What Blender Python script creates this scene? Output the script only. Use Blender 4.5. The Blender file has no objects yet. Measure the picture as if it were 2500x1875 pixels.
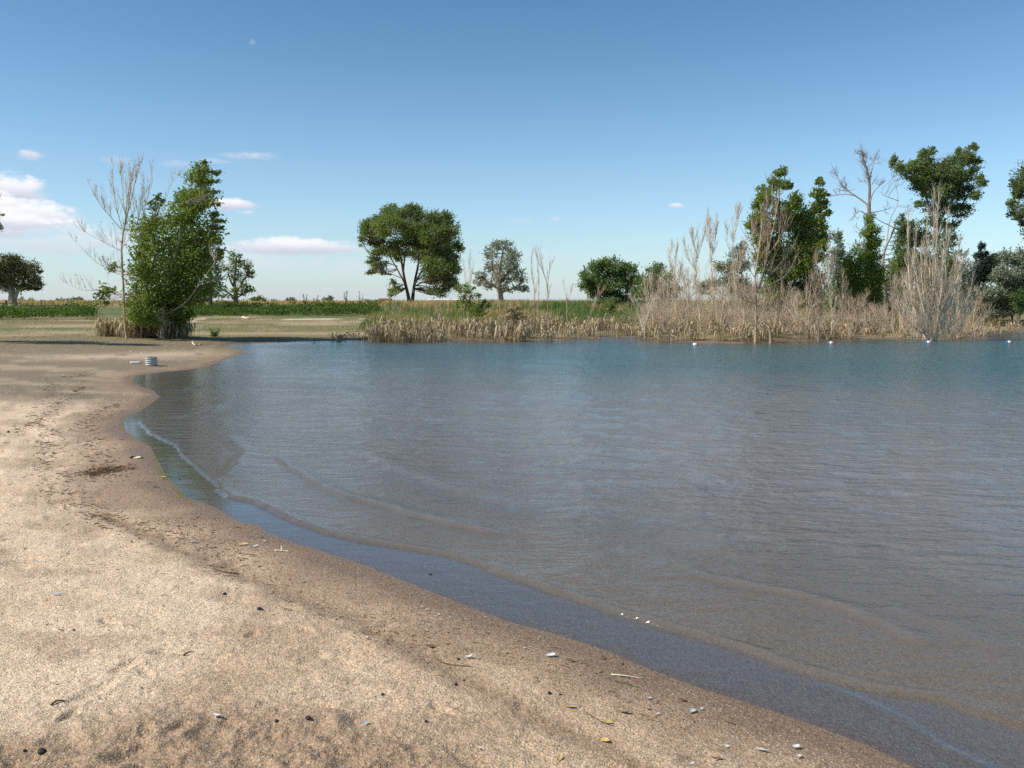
import bpy, math, random
import numpy as np
from mathutils import Vector
random.seed(7); RNG = np.random.default_rng(7)
S = bpy.context.scene; COL = S.collection
R = math.radians
# ------------------------------------------------------------------ camera
F = 2165.0; CAMZ = 1.75; TP = 202.5 / F; PITCH = math.atan(TP)
CP, SP = math.cos(PITCH), math.sin(PITCH)
cam = bpy.data.cameras.new('camera'); cam.sensor_width = 36; cam.lens = 36 * F / 2500
cam.clip_start = 0.1; cam.clip_end = 30000
co = bpy.data.objects.new('camera', cam); COL.objects.link(co)
co.location = (0, 0, CAMZ); co.rotation_euler = (math.pi / 2 - PITCH, 0, 0); S.camera = co

def ray(px, py):
    a = (px - 1250) / F; b = (937.5 - py) / F
    return (a, CP + b * SP, -SP + b * CP)
def P(px, py, Y):                      # point at world depth Y seen at that place of the photograph
    d = ray(px, py); t = Y / d[1]
    return Vector((d[0] * t, Y, CAMZ + d[2] * t))
def W0(px, py):                        # the same on the water level
    d = ray(px, py); t = -CAMZ / d[2]
    return (d[0] * t, d[1] * t)
# ------------------------------------------------------------------ numpy noise
def vnoise(x, y, seed=0):
    xi = np.floor(x).astype(np.int64); yi = np.floor(y).astype(np.int64)
    fx = x - xi; fy = y - yi
    fx = fx * fx * (3 - 2 * fx); fy = fy * fy * (3 - 2 * fy)
    def h(a, b):
        n = (a * 374761393 + b * 668265263 + seed * 1442695041) & 0xffffffff
        n = ((n ^ (n >> 13)) * 1274126177) & 0xffffffff
        n = n ^ (n >> 16)
        return (n & 0xffff) / 65535.0
    return (h(xi, yi) * (1 - fx) + h(xi + 1, yi) * fx) * (1 - fy) + (h(xi, yi + 1) * (1 - fx) + h(xi + 1, yi + 1) * fx) * fy
def fbm(x, y, oct=4, seed=0):
    a = 0.5; s = np.zeros_like(x); t = 0
    for k in range(oct):
        s = s + a * vnoise(x, y, seed + k * 17); t += a
        x = x * 2.03 + 3.1; y = y * 2.03 + 1.7; a *= 0.5
    return s / t
def sst(a, b, x):
    t = np.clip((x - a) / (b - a), 0, 1)
    return t * t * (3 - 2 * t)
# ------------------------------------------------------------------ lake outline
SH = [(2700, 2130), (2400, 1965), (2231, 1875), (2109, 1817), (1966, 1764), (1844, 1723), (1702, 1678), (1573, 1630), (1492, 1593), (1370, 1552),
      (1248, 1520), (1138, 1479), (1003, 1426), (902, 1385), (796, 1350), (715, 1325), (651, 1300), (630, 1282), (579, 1274), (521, 1236), (456, 1216),
      (434, 1191), (405, 1162), (383, 1122), (365, 1089), (330, 1070), (307, 1053), (300, 1024), (320, 1012), (347, 1000), (378, 978), (390, 968), (376, 955), (345, 945),
      (326, 933), (325, 919), (360, 912), (416, 906), (470, 901), (506, 896), (545, 880), (590, 863), (599, 857), (585, 853), (548, 850), (536, 846), (575, 842),
      (640, 837), (720, 834), (800, 832), (860, 830), (925, 830), (945, 834), (1030, 834), (1120, 831), (1230, 833), (1350, 830), (1440, 826), (1500, 821), (1530, 822),
      (1600, 829), (1650, 834), (1760, 836), (1920, 836), (1985, 829), (2090, 824), (2190, 827), (2360, 826), (2385, 817), (2500, 809), (2620, 806)]
poly = [W0(*p) for p in SH]
poly += [(50, 58), (80, 52), (105, 30), (110, -10), (80, -40), (40, -45), (15, -25), (6, -6), (3.4, -0.5)]
POLY = np.array(poly)
def sdist(x, y):                       # signed distance to the shoreline, positive on land
    n = len(x); out = np.empty(n)
    A = POLY; B = np.roll(POLY, -1, 0)
    for c in range(0, n, 200000):
        xs = x[c:c + 200000]; ys = y[c:c + 200000]
        best = np.full(len(xs), 1e18); ins = np.zeros(len(xs), bool)
        for (ax, ay), (bx, by) in zip(A, B):
            dx, dy = bx - ax, by - ay
            t = np.clip(((xs - ax) * dx + (ys - ay) * dy) / (dx * dx + dy * dy + 1e-12), 0, 1)
            best = np.minimum(best, (xs - ax - t * dx) ** 2 + (ys - ay - t * dy) ** 2)
            if ay != by:
                cr = ((ay > ys) != (by > ys)) & (xs < dx * (ys - ay) / (by - ay) + ax)
                ins ^= cr
        d = np.sqrt(best); out[c:c + 200000] = np.where(ins, -d, d)
    return out
def macro(x, y, s):
    land = 0.26 * (1 - np.exp(-np.maximum(s, 0) / 4.5)) + 1.08 * sst(68, 104, y + 3 * np.sin(x * .06)) + 0.30 * sst(110, 400, np.hypot(x, y))
    bed = -(0.022 * np.minimum(-s, 1.6) + 0.055 * np.maximum(-s - 1.6, 0)); bed = np.maximum(bed, -1.6)
    return np.where(s > 0, land, bed)
def hgt(x, y):
    x = np.atleast_1d(np.asarray(x, float)); y = np.atleast_1d(np.asarray(y, float))
    return macro(x, y, sdist(x, y))
def H(x, y): return float(hgt(x, y)[0])
def G(px, py):                         # where the ray through that place of the photograph meets the ground
    d = ray(px, py); ts = np.geomspace(2.0, 600, 900)
    h = hgt(d[0] * ts, d[1] * ts); z = CAMZ + d[2] * ts
    k = int(np.argmax(z <= h)) if (z <= h).any() else len(ts) - 1
    k0 = max(k - 1, 0); a0 = z[k0] - h[k0]; a1 = z[k] - h[k]
    f = a0 / (a0 - a1) if a0 != a1 else 0
    t = ts[k0] + (ts[k] - ts[k0]) * f
    return Vector((d[0] * t, d[1] * t, CAMZ + d[2] * t))
def polydist(x, y, pts):               # signed distance to an open line (positive on its right), and position along it 0..1
    pts = np.array(pts); n = len(pts) - 1
    best = np.full(len(x), 1e18); sg = np.zeros(len(x)); al = np.zeros(len(x))
    for i in range(n):
        (ax, ay), (bx, by) = pts[i], pts[i + 1]
        dx, dy = bx - ax, by - ay
        t = np.clip(((x - ax) * dx + (y - ay) * dy) / (dx * dx + dy * dy + 1e-12), 0, 1)
        d = (x - ax - t * dx) ** 2 + (y - ay - t * dy) ** 2
        m = d < best
        best = np.where(m, d, best)
        sg = np.where(m, np.sign(-(dx * (y - ay) - dy * (x - ax))), sg); al = np.where(m, (i + t) / n, al)
    return np.sqrt(best) * np.where(sg == 0, 1, sg), al
# ------------------------------------------------------------------ object helpers
def tag(o, label=None, cat=None, group=None, kind=None):
    if label: o['label'] = label
    if cat: o['category'] = cat
    if group: o['group'] = group
    if kind: o['kind'] = kind
    return o
def empty(name, loc, label, cat, group=None):
    o = bpy.data.objects.new(name, None); COL.objects.link(o); o.location = loc; o.empty_display_size = .2
    return tag(o, label, cat, group)
def link(name, me, mat, parent=None, loc=None):
    o = bpy.data.objects.new(name, me); COL.objects.link(o)
    if mat: me.materials.append(mat)
    if parent: o.parent = parent
    if loc is not None: o.location = loc
    return o
class MB:
    def __init__(s, org=(0, 0, 0)): s.v = []; s.f = []; s.t = []; s.o = Vector(org)
    def tube(s, pts, rad, n=5, tint=0.5, cap=True):
        base = len(s.v); m = len(pts); u = None
        for i in range(m):
            a = pts[max(i - 1, 0)]; b = pts[min(i + 1, m - 1)]
            d = (b - a)
            if d.length < 1e-9: d = Vector((0, 0, 1))
            d.normalize()
            if u is None: u = d.cross(Vector((0.3, 1, 0.1)))
            u = u - d * u.dot(d)
            if u.length < 1e-6: u = d.cross(Vector((1, 0, 0.2)))
            u.normalize(); w = d.cross(u); c = pts[i] - s.o; r = rad[i]
            for k in range(n):
                q = 2 * math.pi * k / n
                s.v.append(c + (u * math.cos(q) + w * math.sin(q)) * r); s.t.append(tint)
        for i in range(m - 1):
            for k in range(n):
                a = base + i * n + k; b = base + i * n + (k + 1) % n
                s.f.append((a, b, b + n, a + n))
        if cap and n > 2:
            s.f.append(tuple(base + k for k in range(n))[::-1]); s.f.append(tuple(base + (m - 1) * n + k for k in range(n)))
    def ribbon(s, pts, wid, side, tint=.5):
        base = len(s.v)
        for p, w in zip(pts, wid):
            s.v.append(p - s.o - side * w); s.v.append(p - s.o + side * w); s.t += [tint, tint]
        for i in range(len(pts) - 1):
            a = base + 2 * i; s.f.append((a, a + 1, a + 3, a + 2))
    def lathe(s, prof, n=24, tint=.5, caps=(True, True)):
        base = len(s.v)
        for r, z in prof:
            for k in range(n):
                q = 2 * math.pi * k / n; s.v.append(Vector((r * math.cos(q), r * math.sin(q), z))); s.t.append(tint)
        for i in range(len(prof) - 1):
            for k in range(n):
                a = base + i * n + k; b = base + i * n + (k + 1) % n; s.f.append((a, b, b + n, a + n))
        if caps[0]: s.f.append(tuple(base + k for k in range(n))[::-1])
        if caps[1]: s.f.append(tuple(base + (len(prof) - 1) * n + k for k in range(n)))
    def box(s, x0, x1, y0, y1, z0, z1, tint=.5):
        b = len(s.v)
        for z in (z0, z1):
            for x, y in ((x0, y0), (x1, y0), (x1, y1), (x0, y1)): s.v.append(Vector((x, y, z))); s.t.append(tint)
        for f in ((3, 2, 1, 0), (4, 5, 6, 7), (0, 1, 5, 4), (1, 2, 6, 5), (2, 3, 7, 6), (3, 0, 4, 7)): s.f.append(tuple(b + i for i in f))
    def build(s, name, mat, parent=None, loc=None, smooth=False):
        me = bpy.data.meshes.new(name); me.from_pydata([tuple(v) for v in s.v], [], s.f)
        a = me.attributes.new('tint', 'FLOAT', 'POINT'); a.data.foreach_set('value', np.array(s.t, np.float32))
        if smooth: me.polygons.foreach_set('use_smooth', [True] * len(me.polygons))
        return link(name, me, mat, parent, loc)
def npmesh(name, V, Fq, attrs=(), smooth=False):
    me = bpy.data.meshes.new(name); k = Fq.shape[1]
    me.vertices.add(len(V)); me.vertices.foreach_set('co', V.astype(np.float32).ravel())
    me.loops.add(Fq.size); me.loops.foreach_set('vertex_index', Fq.astype(np.int32).ravel())
    me.polygons.add(len(Fq)); me.polygons.foreach_set('loop_start', np.arange(0, Fq.size, k, dtype=np.int32))
    if smooth: me.polygons.foreach_set('use_smooth', np.ones(len(Fq), bool))
    for n, typ, arr in attrs:
        a = me.attributes.new(n, typ, 'POINT')
        a.data.foreach_set('color' if typ == 'FLOAT_COLOR' else 'value', arr.astype(np.float32).ravel())
    me.update(calc_edges=True); me.validate()
    return me
# ------------------------------------------------------------------ materials
class NT:
    def __init__(s, name=None, tree=None):
        if tree is None:
            s.m = bpy.data.materials.new(name); s.m.use_nodes = True; s.t = s.m.node_tree
        else: s.t = tree
        s.t.nodes.clear()
    def n(s, typ, **k):
        o = s.t.nodes.new(typ)
        for a, b in k.items(): setattr(o, a, b)
        return o
    def set(s, sock, v):
        if isinstance(v, bpy.types.NodeSocket): s.t.links.new(v, sock)
        else: sock.default_value = v
    def math(s, op, a, b=None, c=None, clamp=False):
        o = s.n('ShaderNodeMath', operation=op, use_clamp=clamp); s.set(o.inputs[0], a)
        if b is not None: s.set(o.inputs[1], b)
        if c is not None: s.set(o.inputs[2], c)
        return o.outputs[0]
    def mix(s, f, a, b, blend='MIX'):
        o = s.n('ShaderNodeMix', data_type='RGBA', blend_type=blend); s.set(o.inputs[0], f); s.set(o.inputs[6], a); s.set(o.inputs[7], b)
        return o.outputs[2]
    def ramp(s, f, lo, hi, a=0.0, b=1.0, smooth=True):
        o = s.n('ShaderNodeMapRange', interpolation_type='SMOOTHSTEP' if smooth else 'LINEAR'); s.set(o.inputs[0], f)
        for i, v in enumerate((lo, hi, a, b)): s.set(o.inputs[i + 1], v)
        return o.outputs[0]
    def attr(s, name): return s.n('ShaderNodeAttribute', attribute_name=name)
    def noise(s, vec, scale, detail=3, rough=.5, dim='3D'):
        o = s.n('ShaderNodeTexNoise', noise_dimensions=dim); s.set(o.inputs['Vector'], vec); s.set(o.inputs['Scale'], scale); s.set(o.inputs['Detail'], detail); s.set(o.inputs['Roughness'], rough)
        return o
    def mapv(s, vec, scale=(1, 1, 1), rot=(0, 0, 0)):
        o = s.n('ShaderNodeMapping'); s.set(o.inputs[0], vec); o.inputs[3].default_value = scale; o.inputs[2].default_value = rot
        return o.outputs[0]
def rgb(*c): return (*c, 1.0)
def leafmat(name, c1, c2, trans=.35, rough=.45):
    T = NT(name); t = T.attr('tint').outputs['Fac']
    c = T.mix(t, rgb(*c1), rgb(*c2))
    p = T.n('ShaderNodeBsdfPrincipled'); T.set(p.inputs['Base Color'], c); T.set(p.inputs['Roughness'], rough); T.set(p.inputs['Specular IOR Level'], .25)
    tr = T.n('ShaderNodeBsdfTranslucent'); T.set(tr.inputs[0], T.mix(1.0, c, rgb(1.25, 1.3, .6), 'MULTIPLY'))
    m = T.n('ShaderNodeMixShader'); T.set(m.inputs[0], trans); T.t.links.new(p.outputs[0], m.inputs[1]); T.t.links.new(tr.outputs[0], m.inputs[2])
    o = T.n('ShaderNodeOutputMaterial'); T.t.links.new(m.outputs[0], o.inputs[0]); return T.m
def barkmat(name, c1, c2, scale=14, rough=.85, bump=.5):
    T = NT(name); g = T.n('ShaderNodeTexCoord').outputs['Object']
    nz = T.noise(T.mapv(g, (1, 1, .25)), scale, 4, .6); t = T.attr('tint').outputs['Fac']
    f = T.math('ADD', T.math('MULTIPLY', nz.outputs[0], .7), T.math('MULTIPLY', t, .5), clamp=True)
    p = T.n('ShaderNodeBsdfPrincipled'); T.set(p.inputs['Base Color'], T.mix(T.ramp(f, .25, .85), rgb(*c1), rgb(*c2))); T.set(p.inputs['Roughness'], rough); T.set(p.inputs['Specular IOR Level'], .2)
    b = T.n('ShaderNodeBump'); T.set(b.inputs['Strength'], bump); T.set(b.inputs['Distance'], .02); T.set(b.inputs['Height'], nz.outputs[0]); T.t.links.new(b.outputs[0], p.inputs['Normal'])
    o = T.n('ShaderNodeOutputMaterial'); T.t.links.new(p.outputs[0], o.inputs[0]); return T.m
def plain(name, c, rough=.6, var=.15, scale=20, spec=.4, metal=0):
    T = NT(name); g = T.n('ShaderNodeTexCoord').outputs['Object']; nz = T.noise(g, scale, 4, .6)
    v = T.ramp(nz.outputs[0], .3, .7, 1 - var, 1 + var)
    p = T.n('ShaderNodeBsdfPrincipled'); T.set(p.inputs['Base Color'], T.mix(1.0, rgb(*c), v, 'MULTIPLY')); T.set(p.inputs['Roughness'], rough); T.set(p.inputs['Specular IOR Level'], spec); T.set(p.inputs['Metallic'], metal)
    o = T.n('ShaderNodeOutputMaterial'); T.t.links.new(p.outputs[0], o.inputs[0]); return T.m
M = {}
M['cotton'] = leafmat('cottonwood_leaf', (.105, .155, .030), (.300, .370, .095), .5)
M['cotton_blue'] = leafmat('cottonwood_leaf_cool', (.098, .142, .050), (.270, .330, .135), .45)
M['elm'] = leafmat('elm_leaf', (.105, .145, .045), (.270, .335, .120), .42)
M['willow'] = leafmat('willow_leaf', (.100, .165, .055), (.250, .320, .130), .45)
M['olive'] = leafmat('silver_leaf', (.140, .170, .115), (.370, .400, .300), .25)
M['pine'] = leafmat('shade_toned_needle', (.025, .042, .028), (.075, .100, .065), .15)  # juniper foliage; the shadow on the shrub is mixed into both dark tones
M['dullelm'] = leafmat('brown_green_leaf', (.100, .092, .042), (.230, .205, .095), .25)
M['weed'] = leafmat('weed_leaf', (.035, .068, .014), (.150, .230, .050), .35, .75)
M['green_grass'] = leafmat('green_grass_blade', (.060, .120, .028), (.150, .200, .060), .3)
M['dry_grass'] = leafmat('dry_grass_blade', (.330, .225, .100), (.560, .410, .210), .3, .7)
M['reed'] = leafmat('dead_reed', (.235, .170, .105), (.620, .500, .335), .2, .7)
M['rust_leaf'] = leafmat('rusty_seed_head', (.120, .045, .022), (.220, .095, .045), .15)
M['algae'] = leafmat('water_weed', (.080, .090, .012), (.240, .240, .040), .3)
M['bark'] = barkmat('dark_bark', (.060, .045, .035), (.170, .135, .105))
M['bark_pale'] = barkmat('pale_bark', (.280, .220, .170), (.520, .440, .360))
M['bark_grey'] = barkmat('grey_bark', (.200, .165, .140), (.430, .370, .330))
M['dead_white'] = barkmat('bleached_twig', (.530, .410, .290), (.860, .725, .550))
M['dead_tan'] = barkmat('tan_dead_wood', (.340, .250, .165), (.620, .490, .360))
M['dead_orange'] = barkmat('stripped_orange_wood', (.340, .235, .150), (.620, .460, .310))
M['dead_grey'] = barkmat('grey_dead_twig', (.390, .290, .185), (.740, .590, .420))
M['feather'] = plain('feather_white', (.68, .67, .66), .6, .06)
M['feather_grey'] = plain('feather_grey', (.45, .47, .52), .6, .15)
M['stone'] = plain('dark_stone', (.030, .024, .022), .7, .4, 90)
M['dry_leaf'] = plain('yellow_dry_leaf', (.62, .44, .16), .6, .25, 60)
M['brown_leaf'] = plain('brown_dry_leaf', (.26, .12, .05), .6, .3, 60)
M['stick'] = plain('driftwood_stick', (.13, .085, .05), .8, .3, 40)
M['straw'] = plain('straw', (.72, .62, .42), .6, .15, 40)
M['shell'] = plain('bleached_shell', (.78, .74, .66), .5, .1, 80)
# ------------------------------------------------------------------ sky and sun
SUN_EL, SUN_TO = R(43), Vector((1.0, 0.30, 0)).normalized()       # shadows run to the right and slightly away
sun_from = Vector((-SUN_TO.x * math.cos(SUN_EL), -SUN_TO.y * math.cos(SUN_EL), math.sin(SUN_EL)))
L = bpy.data.lights.new('sun', 'SUN'); L.energy = 4.2; L.angle = R(.53); L.color = (1, .94, .85)
lo = bpy.data.objects.new('sun', L); COL.objects.link(lo); lo.rotation_euler = (-sun_from).to_track_quat('-Z', 'Y').to_euler(); lo.location = (-30, -5, 40)
w = bpy.data.worlds.new('World'); S.world = w; w.use_nodes = True
T = NT(tree=w.node_tree)
sky = T.n('ShaderNodeTexSky', sky_type='NISHITA', sun_disc=False, sun_elevation=SUN_EL, sun_rotation=math.atan2(sun_from.x, sun_from.y), altitude=1500, air_density=1.15, dust_density=.6, ozone_density=2.2)
D = T.n('ShaderNodeTexCoord').outputs['Generated']
xyz = T.n('ShaderNodeSeparateXYZ'); T.set(xyz.inputs[0], D); dx, dy, dz = xyz.outputs
az = T.math('ARCTAN2', dx, dy); el = T.math('ARCSINE', dz)
cv = T.n('ShaderNodeCombineXYZ'); T.set(cv.inputs[0], T.math('MULTIPLY', az, 1.0)); T.set(cv.inputs[1], T.math('MULTIPLY', el, 2.0)); T.set(cv.inputs[2], 3.3)
n1 = T.math('SUBTRACT', T.noise(cv.outputs[0], 22, 6, .6).outputs[0], .5)
n2 = T.math('SUBTRACT', T.noise(cv.outputs[0], 75, 5, .6).outputs[0], .5)
nn = T.math('ADD', T.math('MULTIPLY', n1, 3.0), T.math('MULTIPLY', n2, 2.2))
# clouds: place in the photograph, half width, half height, density
CL = [(83, 380, 32, 15, .7), (18, 466, 60, 32, 1), (60, 532, 85, 32, .95), (20, 556, 90, 26, .9), (165, 560, 60, 20, .85), (120, 590, 230, 44, .62), (290, 391, 36, 12, .3),
      (430, 401, 36, 11, .42), (605, 381, 68, 12, .6), (520, 393, 40, 8, .4), (550, 501, 52, 14, .95), (598, 519, 22, 7, .7), (715, 604, 135, 20, .9), (560, 640, 330, 46, .42), (900, 660, 260, 28, .3),
      (1270, 540, 34, 9, .3), (1355, 535, 22, 7, .55), (1650, 503, 20, 8, .8), (617, 104, 8, 7, .2), (515, 289, 18, 6, .12), (1320, 625, 130, 18, .22), (2330, 640, 300, 20, .16), (-200, 500, 160, 40, 1), (-420, 560, 200, 30, .9)]
mask = None; lit = None
for px, py, a, b, dn in CL:
    d = Vector(ray(px, py)).normalized(); u0 = math.atan2(d.x, d.y); v0 = math.asin(d.z)
    k = d.y / F * math.cos(0)
    du = T.math('DIVIDE', T.math('SUBTRACT', az, u0), a / F)
    dv = T.math('DIVIDE', T.math('SUBTRACT', el, v0), b / F)
    dvn = T.math('MULTIPLY', T.math('MINIMUM', dv, 0.0), 1.35)
    dvv = T.math('ADD', T.math('MAXIMUM', dv, 0.0), dvn)
    e = T.math('SUBTRACT', T.math('SUBTRACT', 1.0, T.math('MULTIPLY', du, du)), T.math('MULTIPLY', dvv, dvv))
    e = T.math('ADD', T.math('ADD', e, nn), .95 if dn >= .9 else .22)
    m_ = T.math('MULTIPLY', T.ramp(e, .0, 1.45 if dn > .6 else 1.8), dn)
    mask = m_ if mask is None else T.math('MAXIMUM', mask, m_)
    lit = T.math('MULTIPLY', dv, m_) if lit is None else T.math('ADD', lit, T.math('MULTIPLY', dv, m_))
haze = T.math('POWER', T.math('SUBTRACT', 1.0, T.math('MAXIMUM', dz, 0.0)), 16.0)
skyc = T.mix(1.0, sky.outputs[0], T.mix(T.ramp(dz, .06, .40), rgb(1.02, 1.18, 1.24), rgb(.60, .90, .99)), 'MULTIPLY')
skyc = T.mix(T.math('MULTIPLY', haze, .58), skyc, rgb(3.9, 4.55, 6.3))
cc = T.mix(T.ramp(lit, -.6, .7), rgb(5.3, 5.3, 6.3), rgb(8.8, 8.6, 8.8))
skyc = T.mix(T.math('MULTIPLY', mask, .92), skyc, cc)
bg = T.n('ShaderNodeBackground'); T.set(bg.inputs[0], skyc); bg.inputs[1].default_value = .1
wo = T.n('ShaderNodeOutputWorld'); T.t.links.new(bg.outputs[0], wo.inputs[0])
# ------------------------------------------------------------------ ground and water grid
th = np.concatenate([np.linspace(-math.pi, -.80, 50, endpoint=False), np.linspace(-.80, .80, 1000, endpoint=False), np.linspace(.80, math.pi, 50, endpoint=False)])
q = np.linspace(1 / 1.3, 1 / 75., 760); rr = np.concatenate([[.02, .5], 1 / q, np.geomspace(77, 9000, 90)])
NR, NT_ = len(rr), len(th)
TH, RR = np.meshgrid(th, rr)
X = (RR * np.sin(TH)).ravel(); Y = (RR * np.cos(TH)).ravel()
Sd = sdist(X, Y)
Z = macro(X, Y, Sd)
near = 1 - sst(14, 30, RR.ravel())
landf = sst(.05, .9, Sd)
# relief of the dry sand, worn footprints, clods
rel = (fbm(X * 2.2, Y * 2.2, 4, 3) - .5) * .026 + (fbm(X * 7, Y * 7, 3, 9) - .5) * .016 + (fbm(X * 24, Y * 24, 3, 13) - .5) * .009
Z = Z + rel * landf * near
fr = np.random.default_rng(5)
fx, fy = [], []
while len(fx) < 1300:
    x, y = fr.uniform(-6, 3.2), fr.uniform(1.6, 15)
    fx.append(x); fy.append(y)
fs = sdist(np.array(fx), np.array(fy)); nearmask = (RR.ravel() < 18)
idx = np.where(nearmask & (Sd > .4))[0]; xs, ys = X[idx], Y[idx]; add = np.zeros(len(idx))
for x, y, s_ in zip(fx, fy, fs):
    if s_ < .6: continue
    a = fr.uniform(-.5, .5) + (0.9 if fr.random() < .6 else -.6); L_ = fr.uniform(.045, .12); W_ = L_ * fr.uniform(.34, .6); dp = fr.uniform(.005, .018)
    m = (np.abs(xs - x) < .4) & (np.abs(ys - y) < .4)
    u = (xs[m] - x) * math.cos(a) + (ys[m] - y) * math.sin(a); v = -(xs[m] - x) * math.sin(a) + (ys[m] - y) * math.cos(a)
    r2 = (u / L_) ** 2 + (v / W_) ** 2
    add[m] += -dp * np.exp(-r2 * r2) + .18 * dp * np.exp(-(np.sqrt(r2) - 1.5) ** 2 / .3)
Z[idx] += add
cl = np.array([G(p, q_)[:2] for p, q_ in ((480, 1830), (760, 1850), (600, 1790), (300, 1880), (900, 1880), (80, 1850))])
clod = np.zeros(len(X))
for (cx, cy), wd in zip(cl, (.65, .6, .5, .55, .5, .35)): clod = np.maximum(clod, np.exp(-(((X - cx) / wd) ** 2 + ((Y - cy) / (wd * .6)) ** 2)))
clod = clod * near
Z += clod * ((fbm(X * 16, Y * 16, 4, 21) - .5) * .042 + (fbm(X * 5, Y * 5, 2, 22) - .45) * .05)
# ---- colour of the ground itself
n_big = fbm(X * .5, Y * .5, 4, 31); n_mid = fbm(X * 2.3, Y * 2.3, 4, 41); n_fine = fbm(X * 11, Y * 11, 3, 51)
def C(*c): return np.array(c)[None, :]
def lerp(a, b, t): return a + (b - a) * t[:, None]
dry1, dry2, damp, wet, mud = C(.700, .545, .378), C(.580, .430, .280), C(.350, .248, .158), C(.220, .152, .098), C(.225, .180, .120)
col = lerp(np.repeat(dry1, len(X), 0), np.repeat(dry2, len(X), 0), sst(.38, .68, n_mid * .6 + n_big * .4))
yflat = sst(14.5, 17.5, Y - .25 * X + (n_big - .5) * 3)
col = lerp(col, np.repeat(mud, len(X), 0), yflat * .95)
streak = sst(.52, .66, fbm(X * .35 + Y * .1, Y * 1.6, 4, 61))
col = lerp(col, np.repeat(C(.52, .41, .28), len(X), 0), yflat * streak * .55 * (1 - sst(24, 28, Y)))
spitp = [W0(*p) for p in ((200, 885), (330, 878), (420, 872), (500, 864), (560, 858))]
sd_, _ = polydist(X, Y, spitp)
col = lerp(col, np.repeat(C(.60, .47, .32), len(X), 0), np.exp(-(sd_ / 1.2) ** 2) * .8 * sst(.3, .6, n_mid + .1))
dampm = (1 - sst(.36, 1.02, Sd + (n_mid - .5) * 1.1 + (n_fine - .5) * .3)) * (1 - .4 * yflat)
col = lerp(col, np.repeat(damp, len(X), 0), dampm * .95)
track = [G(p, q_)[:2] for p, q_ in ((250, 1255), (360, 1310), (520, 1375), (700, 1440), (880, 1520), (1060, 1610), (1200, 1700), (1330, 1765), (1480, 1830), (1620, 1900))]
td, _ = polydist(X, Y, track)
trm = np.exp(-((td + (n_mid - .5) * .12) / .085) ** 2) * sst(.25, .6, n_big + n_mid * .3)
col = lerp(col, np.repeat(damp * .92, len(X), 0), trm * .92)
Z -= np.exp(-(td / .09) ** 2) * .012 * near
bandn = np.sin(2 * np.pi * (Sd + (n_big - .5) * .9 + (n_mid - .5) * .25) / .62) * sst(.5, .9, Sd) * (1 - sst(3.2, 4.5, Sd)) * sst(4.5, 7, Y) * (1 - sst(15, 18, Y)) * sst(.35, .6, n_mid + .05)
Z += bandn * .009
col = col * (1 + .17 * bandn[:, None])
patch = sst(.56, .70, fbm(X * 1.7 + 5, Y * 2.6, 5, 71)) * near * (1 - yflat)
col = lerp(col, np.repeat(damp * 1.05, len(X), 0), patch * .45)
col = lerp(col, np.repeat(damp * .98, len(X), 0), np.clip(clod * 1.25, 0, .92))
wetm = 1 - sst(.05, .42, Sd + (n_mid - .5) * .34)
col = lerp(col, np.repeat(wet, len(X), 0), wetm * .92)
# algae on the shallow bed in the cove
alg = np.array([W0(*p) for p in ((335, 935), (400, 960), (420, 985), (360, 1010), (330, 1040), (410, 1100), (450, 1150), (400, 925), (470, 930), (480, 1180), (440, 940))])
am = np.zeros(len(X))
for (cx, cy) in alg: am = np.maximum(am, np.exp(-(((X - cx) / .45) ** 2 + ((Y - cy) / .9) ** 2)))
col = lerp(col, np.repeat(C(.165, .150, .030), len(X), 0), am * sst(.36, .58, n_mid * .7 + n_fine * .3) * (Sd < .05) * .95)
# far flats, grass bank, plain
flat = sst(35.5, 39.5, Y + (n_big - .5) * 3)
gn = fbm(X * .16, Y * .5, 5, 81)
olive, greeng, tan = C(.235, .195, .090), C(.140, .175, .060), C(.400, .315, .180)
fc = lerp(np.repeat(tan, len(X), 0), np.repeat(olive, len(X), 0), sst(.36, .56, gn)); fc = lerp(fc, np.repeat(greeng, len(X), 0), sst(.54, .68, fbm(X * .12, Y * .4, 5, 83)) * .8)
col = lerp(col, fc, flat * (Sd > .25))
ol2 = sst(28, 30.5, Y + (n_big - .5) * 2) * (1 - flat) * (X < -8)
col = lerp(col, np.repeat(C(.215, .180, .085), len(X), 0), ol2 * .8 * sst(.3, .6, n_mid))
for yy, ww in ((73, 1.3), (64.5, .8)):
    b = np.exp(-((Y - yy - (n_big - .5) * 3) / ww) ** 2) * sst(.34, .5, fbm(X * .3, Y * .3, 3, 91)) * (X > -30) * (X < -3)
    col = lerp(col, np.repeat(C(.74, .64, .46), len(X), 0), b)
gband = sst(76, 82, Y) * (1 - sst(94, 101, Y)); col = lerp(col, np.repeat(C(.100, .140, .045), len(X), 0), gband * .85)
plainm = sst(94, 102, Y); pn = fbm(X * .03, Y * .02, 4, 95)
col = lerp(col, lerp(np.repeat(C(.50, .355, .165), len(X), 0), np.repeat(C(.40, .33, .17), len(X), 0), sst(.4, .6, pn)), plainm)
farmud = sst(33, 37, Y) * (1 - sst(60, 70, Y)) * (1 - sst(.5, 2.2, Sd)) * (Sd > -1.5); col = lerp(col, np.repeat(C(.125, .100, .062), len(X), 0), farmud * .85)
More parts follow.
